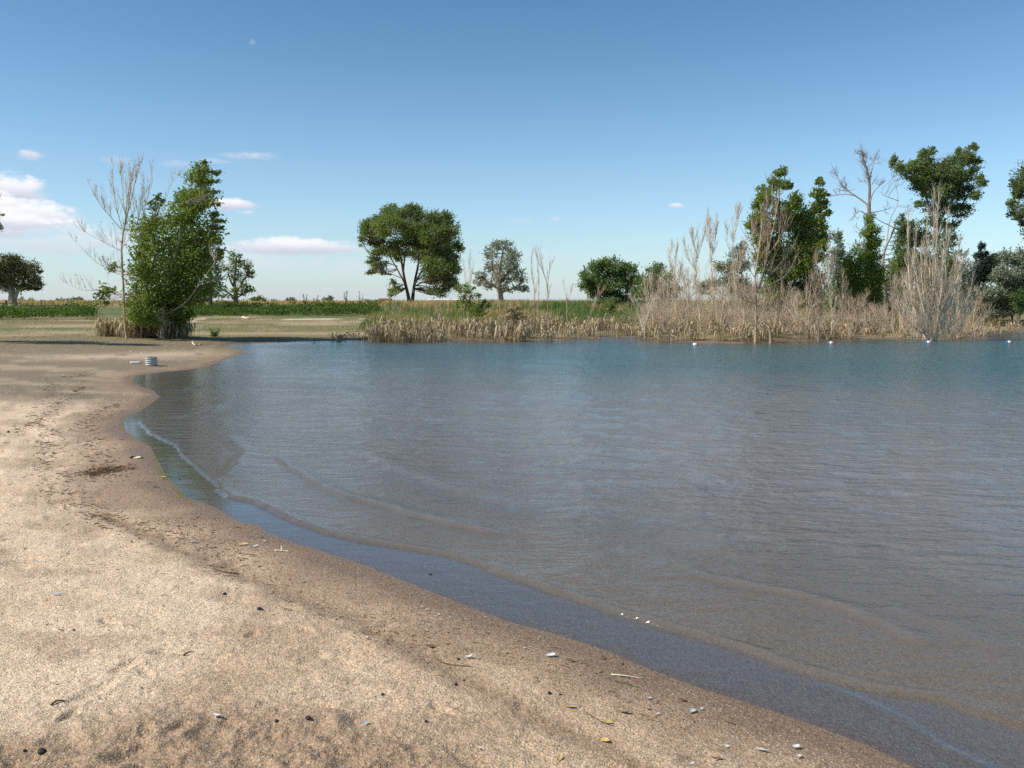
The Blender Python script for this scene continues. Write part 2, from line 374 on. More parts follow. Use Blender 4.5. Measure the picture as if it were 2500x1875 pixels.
# the basin of the lake
lake = Sd < 0
col = np.where(lake[:, None], lerp(col, lerp(np.repeat(C(.215, .180, .150), len(X), 0), np.repeat(C(.255, .200, .145), len(X), 0), sst(.3, .7, -Sd)), sst(-.02, .12, -Sd) * (1 - am)), col)
V = np.stack([X, Y, Z], 1)
i0 = np.arange(NR - 1)[:, None] * NT_; j0 = np.arange(NT_)[None, :]; j1 = (j0 + 1) % NT_
Q = np.stack([i0 + j0, i0 + j1, i0 + NT_ + j1, i0 + NT_ + j0], -1).reshape(-1, 4)
wetr = np.clip(wetm * landf + wetm * .6 + dampm * .25, 0, 1)
me = npmesh('ground', V, Q, [('Col', 'FLOAT_COLOR', np.concatenate([col, np.ones((len(X), 1))], 1)), ('wet', 'FLOAT', wetr), ('grain', 'FLOAT', near * sst(.0, .1, Sd))], True)
T = NT('sand_and_soil'); g = T.n('ShaderNodeTexCoord').outputs['Object']
vo = T.n('ShaderNodeTexVoronoi', feature='F1'); T.set(vo.inputs['Vector'], g); vo.inputs['Scale'].default_value = 150
vo2 = T.n('ShaderNodeTexVoronoi', feature='F1'); T.set(vo2.inputs['Vector'], g); vo2.inputs['Scale'].default_value = 62
sep = T.n('ShaderNodeSeparateColor'); T.set(sep.inputs[0], vo.outputs['Color']); sep2 = T.n('ShaderNodeSeparateColor'); T.set(sep2.inputs[0], vo2.outputs['Color'])
gr = T.attr('grain').outputs['Fac']
val = T.ramp(sep.outputs[0], 0, 1, .62, 1.36, False)
sp = T.math('MULTIPLY', T.math('SUBTRACT', 1.0, T.ramp(vo2.outputs['Distance'], .25, .45)), T.ramp(sep2.outputs[1], .80, .82))
dk = T.math('MULTIPLY', T.math('SUBTRACT', 1.0, T.ramp(vo2.outputs['Distance'], .2, .5)), T.ramp(sep2.outputs[1], .10, .08))
nl = T.ramp(T.noise(g, 30, 4, .7).outputs[0], .3, .7, .86, 1.14)
c = T.mix(1.0, T.attr('Col').outputs['Color'], T.math('MULTIPLY', val, nl), 'MULTIPLY')
c = T.mix(T.math('MULTIPLY', sep.outputs[1], .30), c, T.mix(1.0, c, rgb(1.25, .92, .72), 'MULTIPLY'))
c = T.mix(T.math('MULTIPLY', T.math('MULTIPLY', sp, gr), .55), c, rgb(.72, .60, .46))
c = T.mix(T.math('MULTIPLY', T.math('MULTIPLY', dk, gr), .6), c, rgb(.16, .10, .06))
p = T.n('ShaderNodeBsdfPrincipled'); T.set(p.inputs['Base Color'], c); T.set(p.inputs['Roughness'], T.ramp(T.attr('wet').outputs['Fac'], 0, 1, .95, .45)); T.set(p.inputs['Specular IOR Level'], .25)
hh = T.math('ADD', T.math('MULTIPLY', vo.outputs['Distance'], -.35), T.math('ADD', T.math('MULTIPLY', sp, .35), T.math('MULTIPLY', T.noise(g, 45, 4, .65).outputs[0], 1.3)))
b = T.n('ShaderNodeBump'); T.set(b.inputs['Strength'], .75); T.set(b.inputs['Distance'], .010); T.set(b.inputs['Height'], hh); T.t.links.new(b.outputs[0], p.inputs['Normal'])
o = T.n('ShaderNodeOutputMaterial'); T.t.links.new(p.outputs[0], o.inputs[0])
tag(link('ground', me, T.m), 'coarse pale sand beach, mud flats and dry grassy plain', kind='structure')
# ---- water sheet with small breaking ripples
CR = [([(340, 1020), (355, 1036), (373, 1057), (430, 1085), (475, 1130), (532, 1174), (540, 1198), (562, 1214), (620, 1227), (669, 1242), (698, 1262), (755, 1286), (812, 1305), (925, 1327), (1007, 1341),
        (1109, 1358), (1170, 1376), (1222, 1398), (1288, 1418), (1349, 1442), (1451, 1473), (1532, 1503), (1614, 1528), (1695, 1552), (1803, 1585), (1925, 1625), (2047, 1660), (2170, 1690), (2292, 1707), (2414, 1743), (2560, 1790)], .024, .030, .07),
      ([(660, 1112), (681, 1120), (722, 1148), (779, 1185), (844, 1213), (950, 1238), (1007, 1258), (1068, 1274), (1170, 1297), (1240, 1312)], .026, .045, .10),
      ([(1640, 1385), (1694, 1402), (1844, 1434), (1938, 1450), (2007, 1471), (2088, 1495), (2170, 1528), (2230, 1560), (2290, 1590)], .024, .045, .10),
      ([(2000, 1664), (2027, 1678), (2109, 1715), (2210, 1768), (2292, 1820), (2405, 1870), (2500, 1920)], .0045, .045, .035),
      ([(548, 1060), (557, 1071), (590, 1095), (600, 1107), (579, 1136), (542, 1169)], .022, .07, .12),
      ([(980, 1370), (1003, 1376), (1138, 1418), (1248, 1467), (1370, 1507), (1500, 1545)], .0010, .05, .03),
      ([(430, 1020), (470, 1012), (520, 1000), (540, 985)], .020, .10, .16), ([(420, 962), (450, 948), (500, 944)], .02, .14, .2), ([(880, 1090), (960, 1140), (1080, 1180), (1200, 1215), (1330, 1240)], .018, .10, .2),
      ([(1500, 1330), (1620, 1370), (1700, 1395)], .014, .09, .15), ([(2150, 1480), (2300, 1530), (2480, 1600)], .016, .08, .16)]
WZ = np.zeros(len(X)); film = np.zeros(len(X))
wi = np.where((Z < .05) & (RR.ravel() < 140) & (Sd < .6))[0]; wx, wy = X[wi], Y[wi]
wz = np.zeros(len(wi))
for k, (pl, h_, ws, wl) in enumerate(CR):
    d, al = polydist(wx, wy, [W0(*p) for p in pl])
    d = d + (fbm(wx * 3, wy * 3, 3, 7) - .5) * .07
    e = np.exp(-np.where(d > 0, (d / ws) ** 2, (d / wl) ** 2)) * (sst(0, .16, al) if k else .03 + .97 * sst(.12, .30, al)) * sst(0, .12, 1 - al)
    wz += h_ * e * (.6 + .8 * fbm(wx * 1.3, wy * 1.3, 2, 70 + k))
    if k == 0:
        f_ = sst(.01, .07, d) * (d > -1) * (al > .02); film[wi] = f_
amp = sst(.3, 5, -Sd[wi])
wz += amp * ((fbm(wx * .9, wy * 2.2, 3, 101) - .5) * .05 + (fbm(wx * 2.6, wy * 5.5, 3, 105) - .5) * .030) * (1 - film[wi])
WZ[wi] = wz
keep = np.zeros(len(X), bool); keep[wi] = True
qa = Q; km = keep[qa].all(1) & (Sd[qa].min(1) < .35); qa = qa[km]
us, inv = np.unique(qa, return_inverse=True); qa = inv.reshape(-1, 4)
deep = np.clip(-Sd[us] / 14, 0, 1)
tealm = sst(9, 30, Y[us] + .55 * X[us] + (fbm(X[us] * .12, Y[us] * .2, 3, 111) - .5) * 8)
dep = WZ[us] - Z[us]
me = npmesh('lake_water', np.stack([X[us], Y[us], WZ[us]], 1), qa, [('depth', 'FLOAT', dep), ('teal', 'FLOAT', tealm), ('film', 'FLOAT', film[us]), ('calm', 'FLOAT', sst(0, 3.5, -Sd[us]))], True)
T = NT('lake_water'); g = T.n('ShaderNodeTexCoord').outputs['Object']
depth = T.attr('depth').outputs['Fac']; teal = T.attr('teal').outputs['Fac']; flm = T.attr('film').outputs['Fac']; calm = T.attr('calm').outputs['Fac']
wa = T.noise(T.mapv(g, (1.0, 2.4, 1), (0, 0, R(-14))), 9, 3, .6).outputs[0]; wb = T.noise(T.mapv(g, (1, 2.0, 1), (0, 0, R(10))), 2.6, 3, .55).outputs[0]; wc = T.noise(T.mapv(g, (1, 2.2, 1)), 26, 2, .6).outputs[0]
wind = T.ramp(T.noise(T.mapv(g, (.5, 1, 1)), .35, 4, .6).outputs[0], .35, .65, .70, 1.15)
hgtn = T.math('ADD', T.math('ADD', T.math('MULTIPLY', wa, .021), T.math('MULTIPLY', wb, .080)), T.math('MULTIPLY', wc, .0058))
stren = T.math('MULTIPLY', T.math('MULTIPLY', wind, T.ramp(calm, 0, 1, .30, 1.0)), T.math('SUBTRACT', 1.0, T.math('MULTIPLY', flm, .82)))
bp = T.n('ShaderNodeBump'); T.set(bp.inputs['Strength'], 1.0); T.set(bp.inputs['Distance'], 1.0); T.set(bp.inputs['Height'], T.math('MULTIPLY', hgtn, stren))
body = T.mix(teal, rgb(.252, .232, .218), rgb(.080, .158, .166))
df = T.n('ShaderNodeBsdfDiffuse'); T.set(df.inputs[0], body); T.t.links.new(bp.outputs[0], df.inputs['Normal'])
tr = T.n('ShaderNodeBsdfTransparent'); T.set(tr.inputs[0], rgb(.90, .88, .80))
turb = T.math('SUBTRACT', 1.0, T.math('POWER', 2.718, T.math('MULTIPLY', T.math('MAXIMUM', depth, 0.0), -11.0)))
m1 = T.n('ShaderNodeMixShader'); T.set(m1.inputs[0], turb); T.t.links.new(tr.outputs[0], m1.inputs[1]); T.t.links.new(df.outputs[0], m1.inputs[2])
gl = T.n('ShaderNodeBsdfGlossy'); T.set(gl.inputs['Roughness'], T.math('SUBTRACT', .15, T.math('MULTIPLY', flm, .06))); T.t.links.new(bp.outputs[0], gl.inputs['Normal'])
dt = T.n('ShaderNodeVectorMath', operation='DOT_PRODUCT'); T.t.links.new(bp.outputs[0], dt.inputs[0]); T.t.links.new(T.n('ShaderNodeNewGeometry').outputs['Incoming'], dt.inputs[1])
fres = T.math('ADD', .034, T.math('MULTIPLY', .966, T.math('POWER', T.math('SUBTRACT', 1.0, T.math('ABSOLUTE', dt.outputs['Value'], clamp=True)), 5.0)), clamp=True)
fres = T.math('ADD', fres, T.math('MULTIPLY', flm, .14), clamp=True)
m2 = T.n('ShaderNodeMixShader'); T.t.links.new(fres, m2.inputs[0]); T.t.links.new(m1.outputs[0], m2.inputs[1]); T.t.links.new(gl.outputs[0], m2.inputs[2])
o = T.n('ShaderNodeOutputMaterial'); T.t.links.new(m2.outputs[0], o.inputs[0])
tag(link('lake_water', me, T.m), 'shallow rippled lake water, brown by the beach and teal further out', kind='structure')
# ------------------------------------------------------------------ vegetation helpers
def unit(v): return v / np.maximum(np.linalg.norm(v, axis=-1, keepdims=True), 1e-9)
def rdir(n, rg): return unit(rg.normal(size=(n, 3)))
def tubes(paths, rad, tint, n=3):      # paths N,k,3  rad N,k -> verts, faces, tint
    N, k, _ = paths.shape
    d = unit(paths[:, -1] - paths[:, 0]); a = np.where(np.abs(d[:, 2:3]) < .8, [[0, 0, 1.]], [[1., 0, 0]])
    u = unit(np.cross(d, a)); w = np.cross(d, u)
    q = np.arange(n) * 2 * np.pi / n
    ring = u[:, None, :] * np.cos(q)[None, :, None] + w[:, None, :] * np.sin(q)[None, :, None]
    V = paths[:, :, None, :] + ring[:, None] * rad[:, :, None, None]
    b = (np.arange(N) * k * n)[:, None, None]; i = (np.arange(k - 1) * n)[None, :, None]; j = np.arange(n)[None, None, :]; j2 = (j + 1) % n
    Fq = np.stack([b + i + j, b + i + j2, b + i + n + j2, b + i + n + j], -1).reshape(-1, 4)
    return V.reshape(-1, 3), Fq, np.repeat(tint, k * n)
def ribbons(paths, wid, side, tint):
    N, k, _ = paths.shape
    V = np.stack([paths - side[:, None] * wid[..., None], paths + side[:, None] * wid[..., None]], 2)
    b = (np.arange(N) * k * 2)[:, None]; i = (np.arange(k - 1) * 2)[None]
    Fq = np.stack([b + i, b + i + 1, b + i + 3, b + i + 2], -1).reshape(-1, 4)
    return V.reshape(-1, 3), Fq, np.repeat(tint, k * 2)
def join(parts):
    V, Fq, t, o = [], [], [], 0
    for v, f, ti in parts: V.append(v); Fq.append(f + o); t.append(ti); o += len(v)
    return np.concatenate(V), np.concatenate(Fq), np.concatenate(t)
def npobj(name, parts, mat, parent=None, org=None, smooth=False):
    V, Fq, t = join(parts)
    if org is not None: V = V - np.array(org)[None]
    return link(name, npmesh(name, V, Fq, [('tint', 'FLOAT', t)], smooth), mat, parent)
def leaves(pos, size, rg, tint, wind=.0, asp=.62):
    N = len(pos)
    a = unit(rg.normal(size=(N, 3)) + np.array([[wind, 0, -.25]])); b = unit(np.cross(a, rg.normal(size=(N, 3))))
    s = (size * rg.uniform(.7, 1.3, N))[:, None]; nrm = np.cross(a, b) * s * .12
    V = np.stack([pos - a * s * .5, pos + b * s * asp * .5 + nrm, pos + a * s * .55, pos - b * s * asp * .5 + nrm], 1).reshape(-1, 3)
    return V, np.arange(N * 4).reshape(-1, 4), np.repeat(np.clip(tint, 0, 1), 4)
def grow(p, d, ln, r, curv, k, rg, wob=.12):      # p,d N,3 -> paths N,k,3, radii
    s = np.linspace(0, 1, k)[None, :, None]
    up = np.array([0, 0, 1.])[None, None]
    path = p[:, None] + d[:, None] * s * ln[:, None, None] + up * (s ** 2) * (curv * ln)[:, None, None]
    path = path + rg.normal(size=path.shape) * wob * .25 * (ln[:, None, None]) * s * (1 - .3 * s)
    return path, r[:, None] * np.linspace(1, .3, k)[None]
def along(paths, n, rg, lo=.2, hi=1.0):           # random points on paths, with tangents
    N, k, _ = paths.shape; wt = np.linalg.norm(np.diff(paths, axis=1), axis=2).sum(1) + 1e-6; i = rg.choice(N, n, p=wt / wt.sum()); t = rg.uniform(lo, hi, n) * (k - 1.001); j = t.astype(int); f = (t - j)[:, None]
    return paths[i, j] * (1 - f) + paths[i, j + 1] * f, unit(paths[i, j + 1] - paths[i, j]), t / (k - 1)
def spline(pts, m=4):                              # smooth a polyline of Vectors
    out = []
    n = len(pts)
    for i in range(n - 1):
        p0, p1, p2, p3 = pts[max(i - 1, 0)], pts[i], pts[i + 1], pts[min(i + 2, n - 1)]
        for k in range(m):
            t = k / m
            out.append(.5 * ((2 * p1) + (p2 - p0) * t + (2 * p0 - 5 * p1 + 4 * p2 - p3) * t * t + (3 * p1 - p0 - 3 * p2 + p3) * t ** 3))
    out.append(pts[-1]); return out
def limbs3d(limbs, Y, base, rg, spread):
    out = []
    for li, (pp, r0, r1) in enumerate(limbs):
        dz = 0 if li == 0 else rg.uniform(-1, 1) * spread
        pts = []
        for i, p in enumerate(pp):
            d = p[2] if len(p) > 2 else dz * i / max(len(pp) - 1, 1)
            pts.append(P(p[0], p[1], Y + d))
        if li == 0: pts[0] = base - Vector((0, 0, .12))
        sp = spline(pts); m = len(sp)
        out.append((sp, [r0 + (r1 - r0) * (i / (m - 1)) ** .8 for i in range(m)]))
    return out
def build_wood(root, base, wood, mat, n=7):
    tr = None
    for i, (pts, rad) in enumerate(wood):
        mb = MB(base); rad = list(rad)
        if i == 0: rad[0] *= 1.5; rad[1] *= 1.12
        mb.tube(pts, rad, n if i == 0 else 5, random.random())
        o = mb.build('trunk' if i == 0 else 'limb', mat, root if i == 0 else tr, None, True)
        if i == 0: tr = o
    return tr
def tree(name, label, cat, Yd, limbs, lobes, leaf='cotton', bark='bark', size=.09, dens=1.0, wind=0., group=None, seed=1, depth=1.0, basepx=None, shell=.55, twig=.010, sig=.30):
    rg = np.random.default_rng(seed); random.seed(seed)
    if basepx: b = G(*basepx); Yd = b.y
    x0 = P(limbs[0][0][0][0], 735, Yd).x
    base = Vector((x0, Yd, H(x0, Yd))); u = Yd / F
    root = empty(name, base, label, cat, group)
    wx_ = max(np.std([l[0] for l in lobes]) * u * 1.3, .25)
    wood = limbs3d(limbs, Yd, base, rg, wx_ * depth)
    build_wood(root, base, wood, M[bark])
    skel = np.array([tuple(p) for pts, _ in wood for p in pts[len(pts) // 3:]])
    parts, tw = [], []
    for L_ in lobes:
        cx, cy, rx, ry = L_[:4]; dn = L_[4] if len(L_) > 4 else 1.0
        c = np.array(P(cx, cy, Yd + rg.uniform(-.75, .75) * wx_ * depth)); r = np.array([rx * u, min(rx, ry) * u * 1.05, ry * u])
        area = np.pi * r[0] * r[2]; nl = int(max(20, dens * dn * area * 3.6 / (size * size * .36)))
        nc = int(np.clip(9 + area / (size * size * 26), 9, 60))
        cp = rdir(nc, rg) * (shell + (1 - shell) * rg.random((nc, 1))) ** .6
        cp = c + cp * r * .86
        ci = rg.integers(0, nc, nl); ct = rg.uniform(0, 1, nc)
        pos = cp[ci] + rg.normal(size=(nl, 3)) * r * sig
        lt = rg.uniform(-.16, .16); parts.append(leaves(pos, size, rg, .12 + lt + .46 * ct[ci] + .38 * rg.random(nl), wind))
        ns = nc; pi_ = rg.integers(0, nc, ns); sd0 = unit((cp[pi_] - c) / r + np.array([[wind * 1.0, 0, .25 + wind * .4]]) + rg.normal(size=(ns, 3)) * .35); sl = min(r[0], r[2]) * rg.uniform(.35, 1.05, ns); sp0, sr0 = grow(cp[pi_], sd0, sl, np.full(ns, twig * .7), np.full(ns, .15), 4, rg)
        ls_ = np.clip(int(min(r[0], r[2]) / size * 5), 6, 26); j_ = np.repeat(np.arange(ns), ls_); f_ = rg.random(ns * ls_) ** .8; q_ = f_ * 2.99; k_ = q_.astype(int); g_ = (q_ - k_)[:, None]
        pos2 = sp0[j_, k_] * (1 - g_) + sp0[j_, k_ + 1] * g_ + rg.normal(size=(ns * ls_, 3)) * size * .55 * (1.15 - f_)[:, None]
        parts.append(leaves(pos2, size, rg, .2 + .4 * ct[pi_][j_] + .35 * rg.random(ns * ls_), wind)); tw.append(tubes(sp0, sr0, rg.random(ns)))
        dd = np.linalg.norm(skel[None] - cp[:, None], axis=2) + np.maximum(0, skel[None, :, 2] - cp[:, None, 2] + .1) * 1.5
        s0 = skel[np.argmin(dd, 1)]; t = np.linspace(0, 1, 5)[None, :, None]
        path = s0[:, None] * (1 - t) + cp[:, None] * t; path[:, :, 2] += (np.sin(t[..., 0] * np.pi) * -.06) * np.linalg.norm(cp - s0, axis=1)[:, None]
        path += rg.normal(size=path.shape) * .04 * t * (1 - t) * 4 * np.linalg.norm(cp - s0, axis=1)[:, None, None]
        tw.append(tubes(path, np.repeat(np.linspace(twig * 1.6, twig * .5, 5)[None], nc, 0), rg.random(nc)))
    npobj('twig_spray', tw, M[bark], root, base)
    npobj('crown', parts, M[leaf], root, base)
    return root
def dead(name, label, cat, Yd, limbs, mat='dead_white', n1=40, l1=.8, n2=160, l2=.3, n3=0, l3=.12, up=.5, rnd=.8, r=.007, group=None, seed=1, basepx=None, spread=.5, curv=.25, lf=None, nlf=0, lsize=.07, lo=.12):
    rg = np.random.default_rng(seed); random.seed(seed)
    if basepx: Yd = G(*basepx).y
    x0 = P(limbs[0][0][0][0], 735, Yd).x
    base = Vector((x0, Yd, H(x0, Yd)))
    root = empty(name, base, label, cat, group)
    wood = limbs3d(limbs, Yd, base, rg, spread); build_wood(root, base, wood, M[mat], 6)
    k = 9; st = []
    for pts, _ in wood:
        ii = np.linspace(0, len(pts) - 1, k); st.append([tuple(pts[int(i)].lerp(pts[min(int(i) + 1, len(pts) - 1)], i - int(i))) for i in ii])
    st = np.array(st); parts = []
    ends, tang = st[:, -1], unit(st[:, -1] - st[:, -2])
    p, t, f = along(st, n1, rg, lo, 1); d = unit(t * .55 + rdir(n1, rg) * rnd + np.array([[0, 0, up]]))
    p = np.concatenate([p, ends]); d = np.concatenate([d, tang]); f = np.concatenate([f, np.full(len(ends), .8)])
    p1, r1 = grow(p, d, l1 * rg.uniform(.45, 1.15, len(p)) * (1.25 - .85 * f), np.full(len(p), r * 1.35), np.full(len(p), curv), 6, rg)
    parts.append(tubes(p1, r1, rg.random(len(p))))
    p, t, f = along(p1, n2, rg, .15, 1); d = unit(t * .8 + rdir(n2, rg) * rnd * .9 + np.array([[0, 0, up * .8]]))
    p2, r2 = grow(p, d, l2 * rg.uniform(.4, 1.3, n2) * (1.25 - .7 * f), np.full(n2, r), np.full(n2, curv * .7), 4, rg); parts.append(tubes(p2, r2, rg.random(n2)))
    if n3:
        p, t, f = along(p2, n3, rg, .1, 1); d = unit(t * .8 + rdir(n3, rg) * rnd + np.array([[0, 0, up * .5]]))
        p3, r3 = grow(p, d, l3 * rg.uniform(.4, 1.3, n3), np.full(n3, r * .75), np.full(n3, .1), 3, rg); parts.append(tubes(p3, r3, rg.random(n3)))
    npobj('twig_spray', parts, M[mat], root, base)
    if lf:
        p, t, f = along(np.concatenate([p2]), nlf, rg, .2, 1)
        npobj('crown', [leaves(p + rg.normal(size=p.shape) * .04, lsize, rg, rg.random(nlf))], M[lf], root, base)
    return root
def shrub(name, label, cat, Yd, px, py, lobes, leaf, bark='dead_grey', **k):
    return tree(name, label, cat, Yd, [([(px, py), (px + 2, py - 14), (lobes[0][0], lobes[0][1])], .05, .02)] + [([(px, py - 4), ((px + l[0]) / 2, (py + l[1]) / 2 + 3), (l[0], l[1])], .03, .01) for l in lobes[1:6]], lobes, leaf, bark, **k)
GT = 'green trees standing round the lake'; GD = 'bare dead saplings at the flooded bank'; GF = 'trees on the dry plain behind the flats'
# ------------------------------------------------------------------ left: leaning cottonwood, bare sapling, tree outside the frame
tree('cottonwood_tree', 'tall leafy cottonwood leaning right beside a bare sapling at the left end of the water', 'tree', 35,
     [([(392, 828), (398, 770), (408, 700), (430, 620), (455, 540), (478, 470), (494, 412)], .085, .012), ([(396, 790), (360, 720), (345, 640), (340, 570)], .05, .012), ([(404, 730), (380, 660), (372, 590), (380, 540)], .05, .01),
      ([(408, 700), (450, 650), (490, 600), (520, 560)], .05, .01), ([(400, 770), (450, 740), (490, 690), (525, 640)], .04, .01), ([(430, 620), (440, 560), (436, 500)], .035, .01), ([(394, 800), (430, 780), (462, 750)], .03, .01)],
     [(488, 415, 20, 15), (490, 436, 24, 14), (470, 474, 30, 16), (478, 482, 40, 20), (480, 450, 32, 26), (476, 500, 46, 34), (430, 525, 40, 32), (350, 560, 32, 28), (385, 572, 46, 44), (478, 560, 50, 48), (430, 620, 80, 50), (348, 640, 38, 40), (482, 640, 46, 48), (420, 690, 82, 46), (350, 700, 42, 42),
      (430, 742, 56, 36), (345, 752, 34, 30), (400, 735, 44, 40), (385, 778, 44, 18), (432, 776, 30, 16), (325, 780, 22, 14), (448, 690, 40, 40), (455, 640, 40, 36), (368, 786, 34, 12), (412, 788, 38, 12), (450, 772, 24, 14), (275, 655, 16, 12, .6), (262, 705, 22, 14, .5), (250, 728, 18, 16, .6), (470, 700, 40, 40), (522, 420, 18, 5, 1.3), (518, 444, 20, 5, 1.2), (516, 468, 20, 5, 1.2), (520, 496, 20, 5), (528, 524, 20, 6, 1.2), (536, 540, 16, 5), (526, 556, 18, 6), (496, 398, 14, 5, 1.2), (503, 410, 12, 6), (520, 590, 18, 16), (528, 625, 16, 20, .8), (385, 490, 12, 14, .6), (372, 505, 10, 10, .7)],
     'cotton', 'bark_pale', .115, 1.05, 1.1, GT, 11, .9, (392, 827), sig=.31)
dead('bare_sapling', 'slender nearly leafless sapling with pale upright twigs left of the leaning cottonwood', 'tree', 34.5,
     [([(306, 826), (304, 777), (301, 700), (297, 620), (298, 590), (304, 555), (310, 525)], .055, .022), ([(306, 545), (322, 480), (333, 430), (345, 392)], .022, .006), ([(304, 556), (312, 480), (325, 420)], .02, .006), ([(298, 556), (285, 510), (276, 450), (274, 398)], .018, .005), ([(308, 540), (300, 480), (296, 430), (298, 405)], .016, .004), ([(310, 530), (318, 470), (322, 420), (340, 398)], .016, .004), ([(306, 550), (340, 500), (356, 470)], .012, .004), ([(302, 600), (330, 560), (345, 500), (350, 440)], .014, .004), ([(296, 560), (270, 530), (245, 500), (222, 458)], .018, .005),
      ([(295, 612), (262, 596), (232, 580), (196, 560)], .014, .004), ([(296, 664), (262, 655), (228, 634), (186, 592)], .014, .004), ([(302, 712), (240, 709), (200, 708), (160, 690)], .01, .003), ([(340, 560), (352, 520), (364, 460), (372, 410)], .012, .004), ([(384, 560), (402, 500), (418, 450), (436, 430)], .01, .003)],
     'dead_grey', 230, .75, 900, .28, 0, .1, .75, .55, .0062, GD, 3, (306, 827), .6, .35, 'cotton_blue', 90, .07)
tree('roadside_tree', 'leafy tree standing past the left edge with only twig tips in view', 'tree', 30, [([(-150, 838), (-146, 740), (-140, 600), (-130, 480)], .09, .02), ([(-146, 700), (-90, 600), (-30, 540), (4, 470)], .04, .006), ([(-148, 720), (-200, 640), (-230, 560)], .04, .01), ([(-60, 570), (-20, 566), (9, 556)], .015, .003)],
     [(-140, 470, 60, 45), (-200, 540, 60, 50), (-90, 530, 50, 45), (-150, 600, 80, 50), (-90, 640, 50, 40), (-190, 660, 60, 40), (-24, 520, 20, 20, .25), (0, 560, 8, 9, .15)], 'cotton', 'bark_pale', .09, .9, .5, GT, 15, 1, (-150, 838))
tree('round_tree', 'round brownish green tree with a pale forked trunk at the left edge behind weeds', 'tree', 97, [([(31, 741), (30, 728), (28, 714), (20, 690), (14, 660)], .55, .12), ([(33, 735), (42, 712), (55, 690), (66, 668)], .32, .06), ([(30, 728), (34, 700), (36, 670)], .2, .05), ([(45, 708), (70, 700), (92, 700)], .12, .04), ([(26, 712), (6, 700), (-14, 690)], .15, .04)],
     [(20, 640, 32, 18), (54, 650, 32, 24), (76, 684, 22, 16), (30, 678, 40, 26), (92, 700, 14, 9), (-12, 660, 36, 32), (84, 660, 14, 10, .6), (10, 700, 26, 12, .7), (60, 702, 24, 8, .7)], 'dullelm', 'bark_pale', .20, 1.6, 0, GF, 21, .8, twig=.03)
tree('slim_tree', 'airy small-leaved tree on the plain just right of the leaning cottonwood', 'tree', 100, [([(576, 742), (575, 715), (572, 690), (574, 660), (577, 625)], .32, .06), ([(574, 715), (590, 695), (603, 668)], .14, .04), ([(573, 705), (560, 680), (556, 655)], .14, .04), ([(575, 725), (552, 712), (536, 700)], .1, .03), ([(576, 728), (598, 716), (610, 710)], .1, .03)],
     [(575, 630, 16, 18, .7), (598, 642, 17, 14, .7), (560, 655, 20, 15, .7), (606, 666, 14, 13, .7), (582, 680, 28, 14, .6), (562, 716, 28, 12, .6), (604, 714, 18, 11, .7), (543, 704, 12, 8, .6), (590, 702, 20, 10, .5)], 'elm', 'bark', .20, .8, 0, GF, 22, .8, twig=.03)
tree('shaded_tree', 'dark grey green tree half hidden behind the leaning cottonwood', 'tree', 88, [([(512, 748), (513, 715), (514, 680), (516, 640)], .3, .08), ([(513, 715), (528, 690), (534, 660)], .14, .04)],
     [(516, 645, 20, 34), (522, 690, 20, 24), (512, 715, 22, 14, .6), (532, 660, 8, 14)], 'olive', 'bark', .17, .8, 0, GF, 23, .8, twig=.03)
# ------------------------------------------------------------------ middle
tree('spreading_tree', 'broad umbrella-shaped tree with several dark trunks, largest tree behind the middle shore', 'tree', 128,
     [([(998, 746), (997, 725), (990, 695), (984, 662), (978, 625), (968, 590)], 0.324, 0.100), ([(1006, 744), (1009, 712), (1014, 680), (1022, 640), (1024, 600)], 0.315, 0.100), ([(1012, 694), (1030, 660), (1045, 625), (1055, 590)], 0.180, 0.050), ([(990, 695), (970, 658), (955, 632), (935, 600)], 0.158, 0.050), ([(984, 662), (990, 615), (996, 570)], 0.158, 0.050), ([(970, 650), (940, 640), (912, 632)], 0.090, 0.030),
      ([(1010, 700), (1040, 686), (1070, 680)], 0.126, 0.040), ([(978, 678), (950, 668), (915, 664)], 0.068, 0.025), ([(1022, 640), (1018, 590), (1014, 550)], 0.135, 0.040), ([(1040, 635), (1075, 620), (1100, 590)], 0.099, 0.030), ([(956, 632), (930, 585), (910, 560)], 0.090, 0.030), ([(1016, 686), (1050, 664), (1085, 655)], 0.113, 0.035)],
     [(952, 512, 22, 15), (975, 525, 30, 18), (1003, 520, 34, 18), (930, 538, 26, 16), (905, 552, 26, 18), (890, 574, 20, 13), (958, 556, 48, 24), (1040, 538, 36, 22), (1020, 512, 14, 8, .8), (1082, 540, 30, 18), (1095, 575, 30, 24), (1110, 612, 22, 18), (1060, 575, 36, 24), (1052, 602, 42, 26), (1005, 580, 38, 24), (925, 588, 26, 14, .8), (934, 616, 26, 12), (908, 634, 22, 9),
      (892, 592, 16, 10, .5), (1088, 644, 32, 18), (1075, 684, 28, 15, .6), (910, 664, 18, 7, .7), (934, 662, 12, 7, .5), (962, 700, 13, 18, .55), (955, 716, 10, 10, .5), (1110, 656, 18, 14), (1106, 690, 16, 14, .5), (1060, 712, 20, 9, .35), (1090, 620, 30, 16), (1000, 610, 26, 14, .5), (1030, 560, 30, 16), (1062, 648, 34, 20), (1100, 700, 22, 13, .8), (1075, 714, 30, 11, .6), (948, 598, 38, 18), (1030, 622, 32, 15, .8), (930, 648, 26, 12, .8), (1055, 675, 26, 14, .7), (1000, 560, 40, 24), (985, 625, 30, 16, .6), (1040, 625, 36, 18, .7), (1085, 670, 26, 16), (915, 560, 30, 18), (1065, 545, 34, 22)], 'elm', 'bark', .22, 1.6, 0, GF, 31, .8, twig=.04, sig=.26)
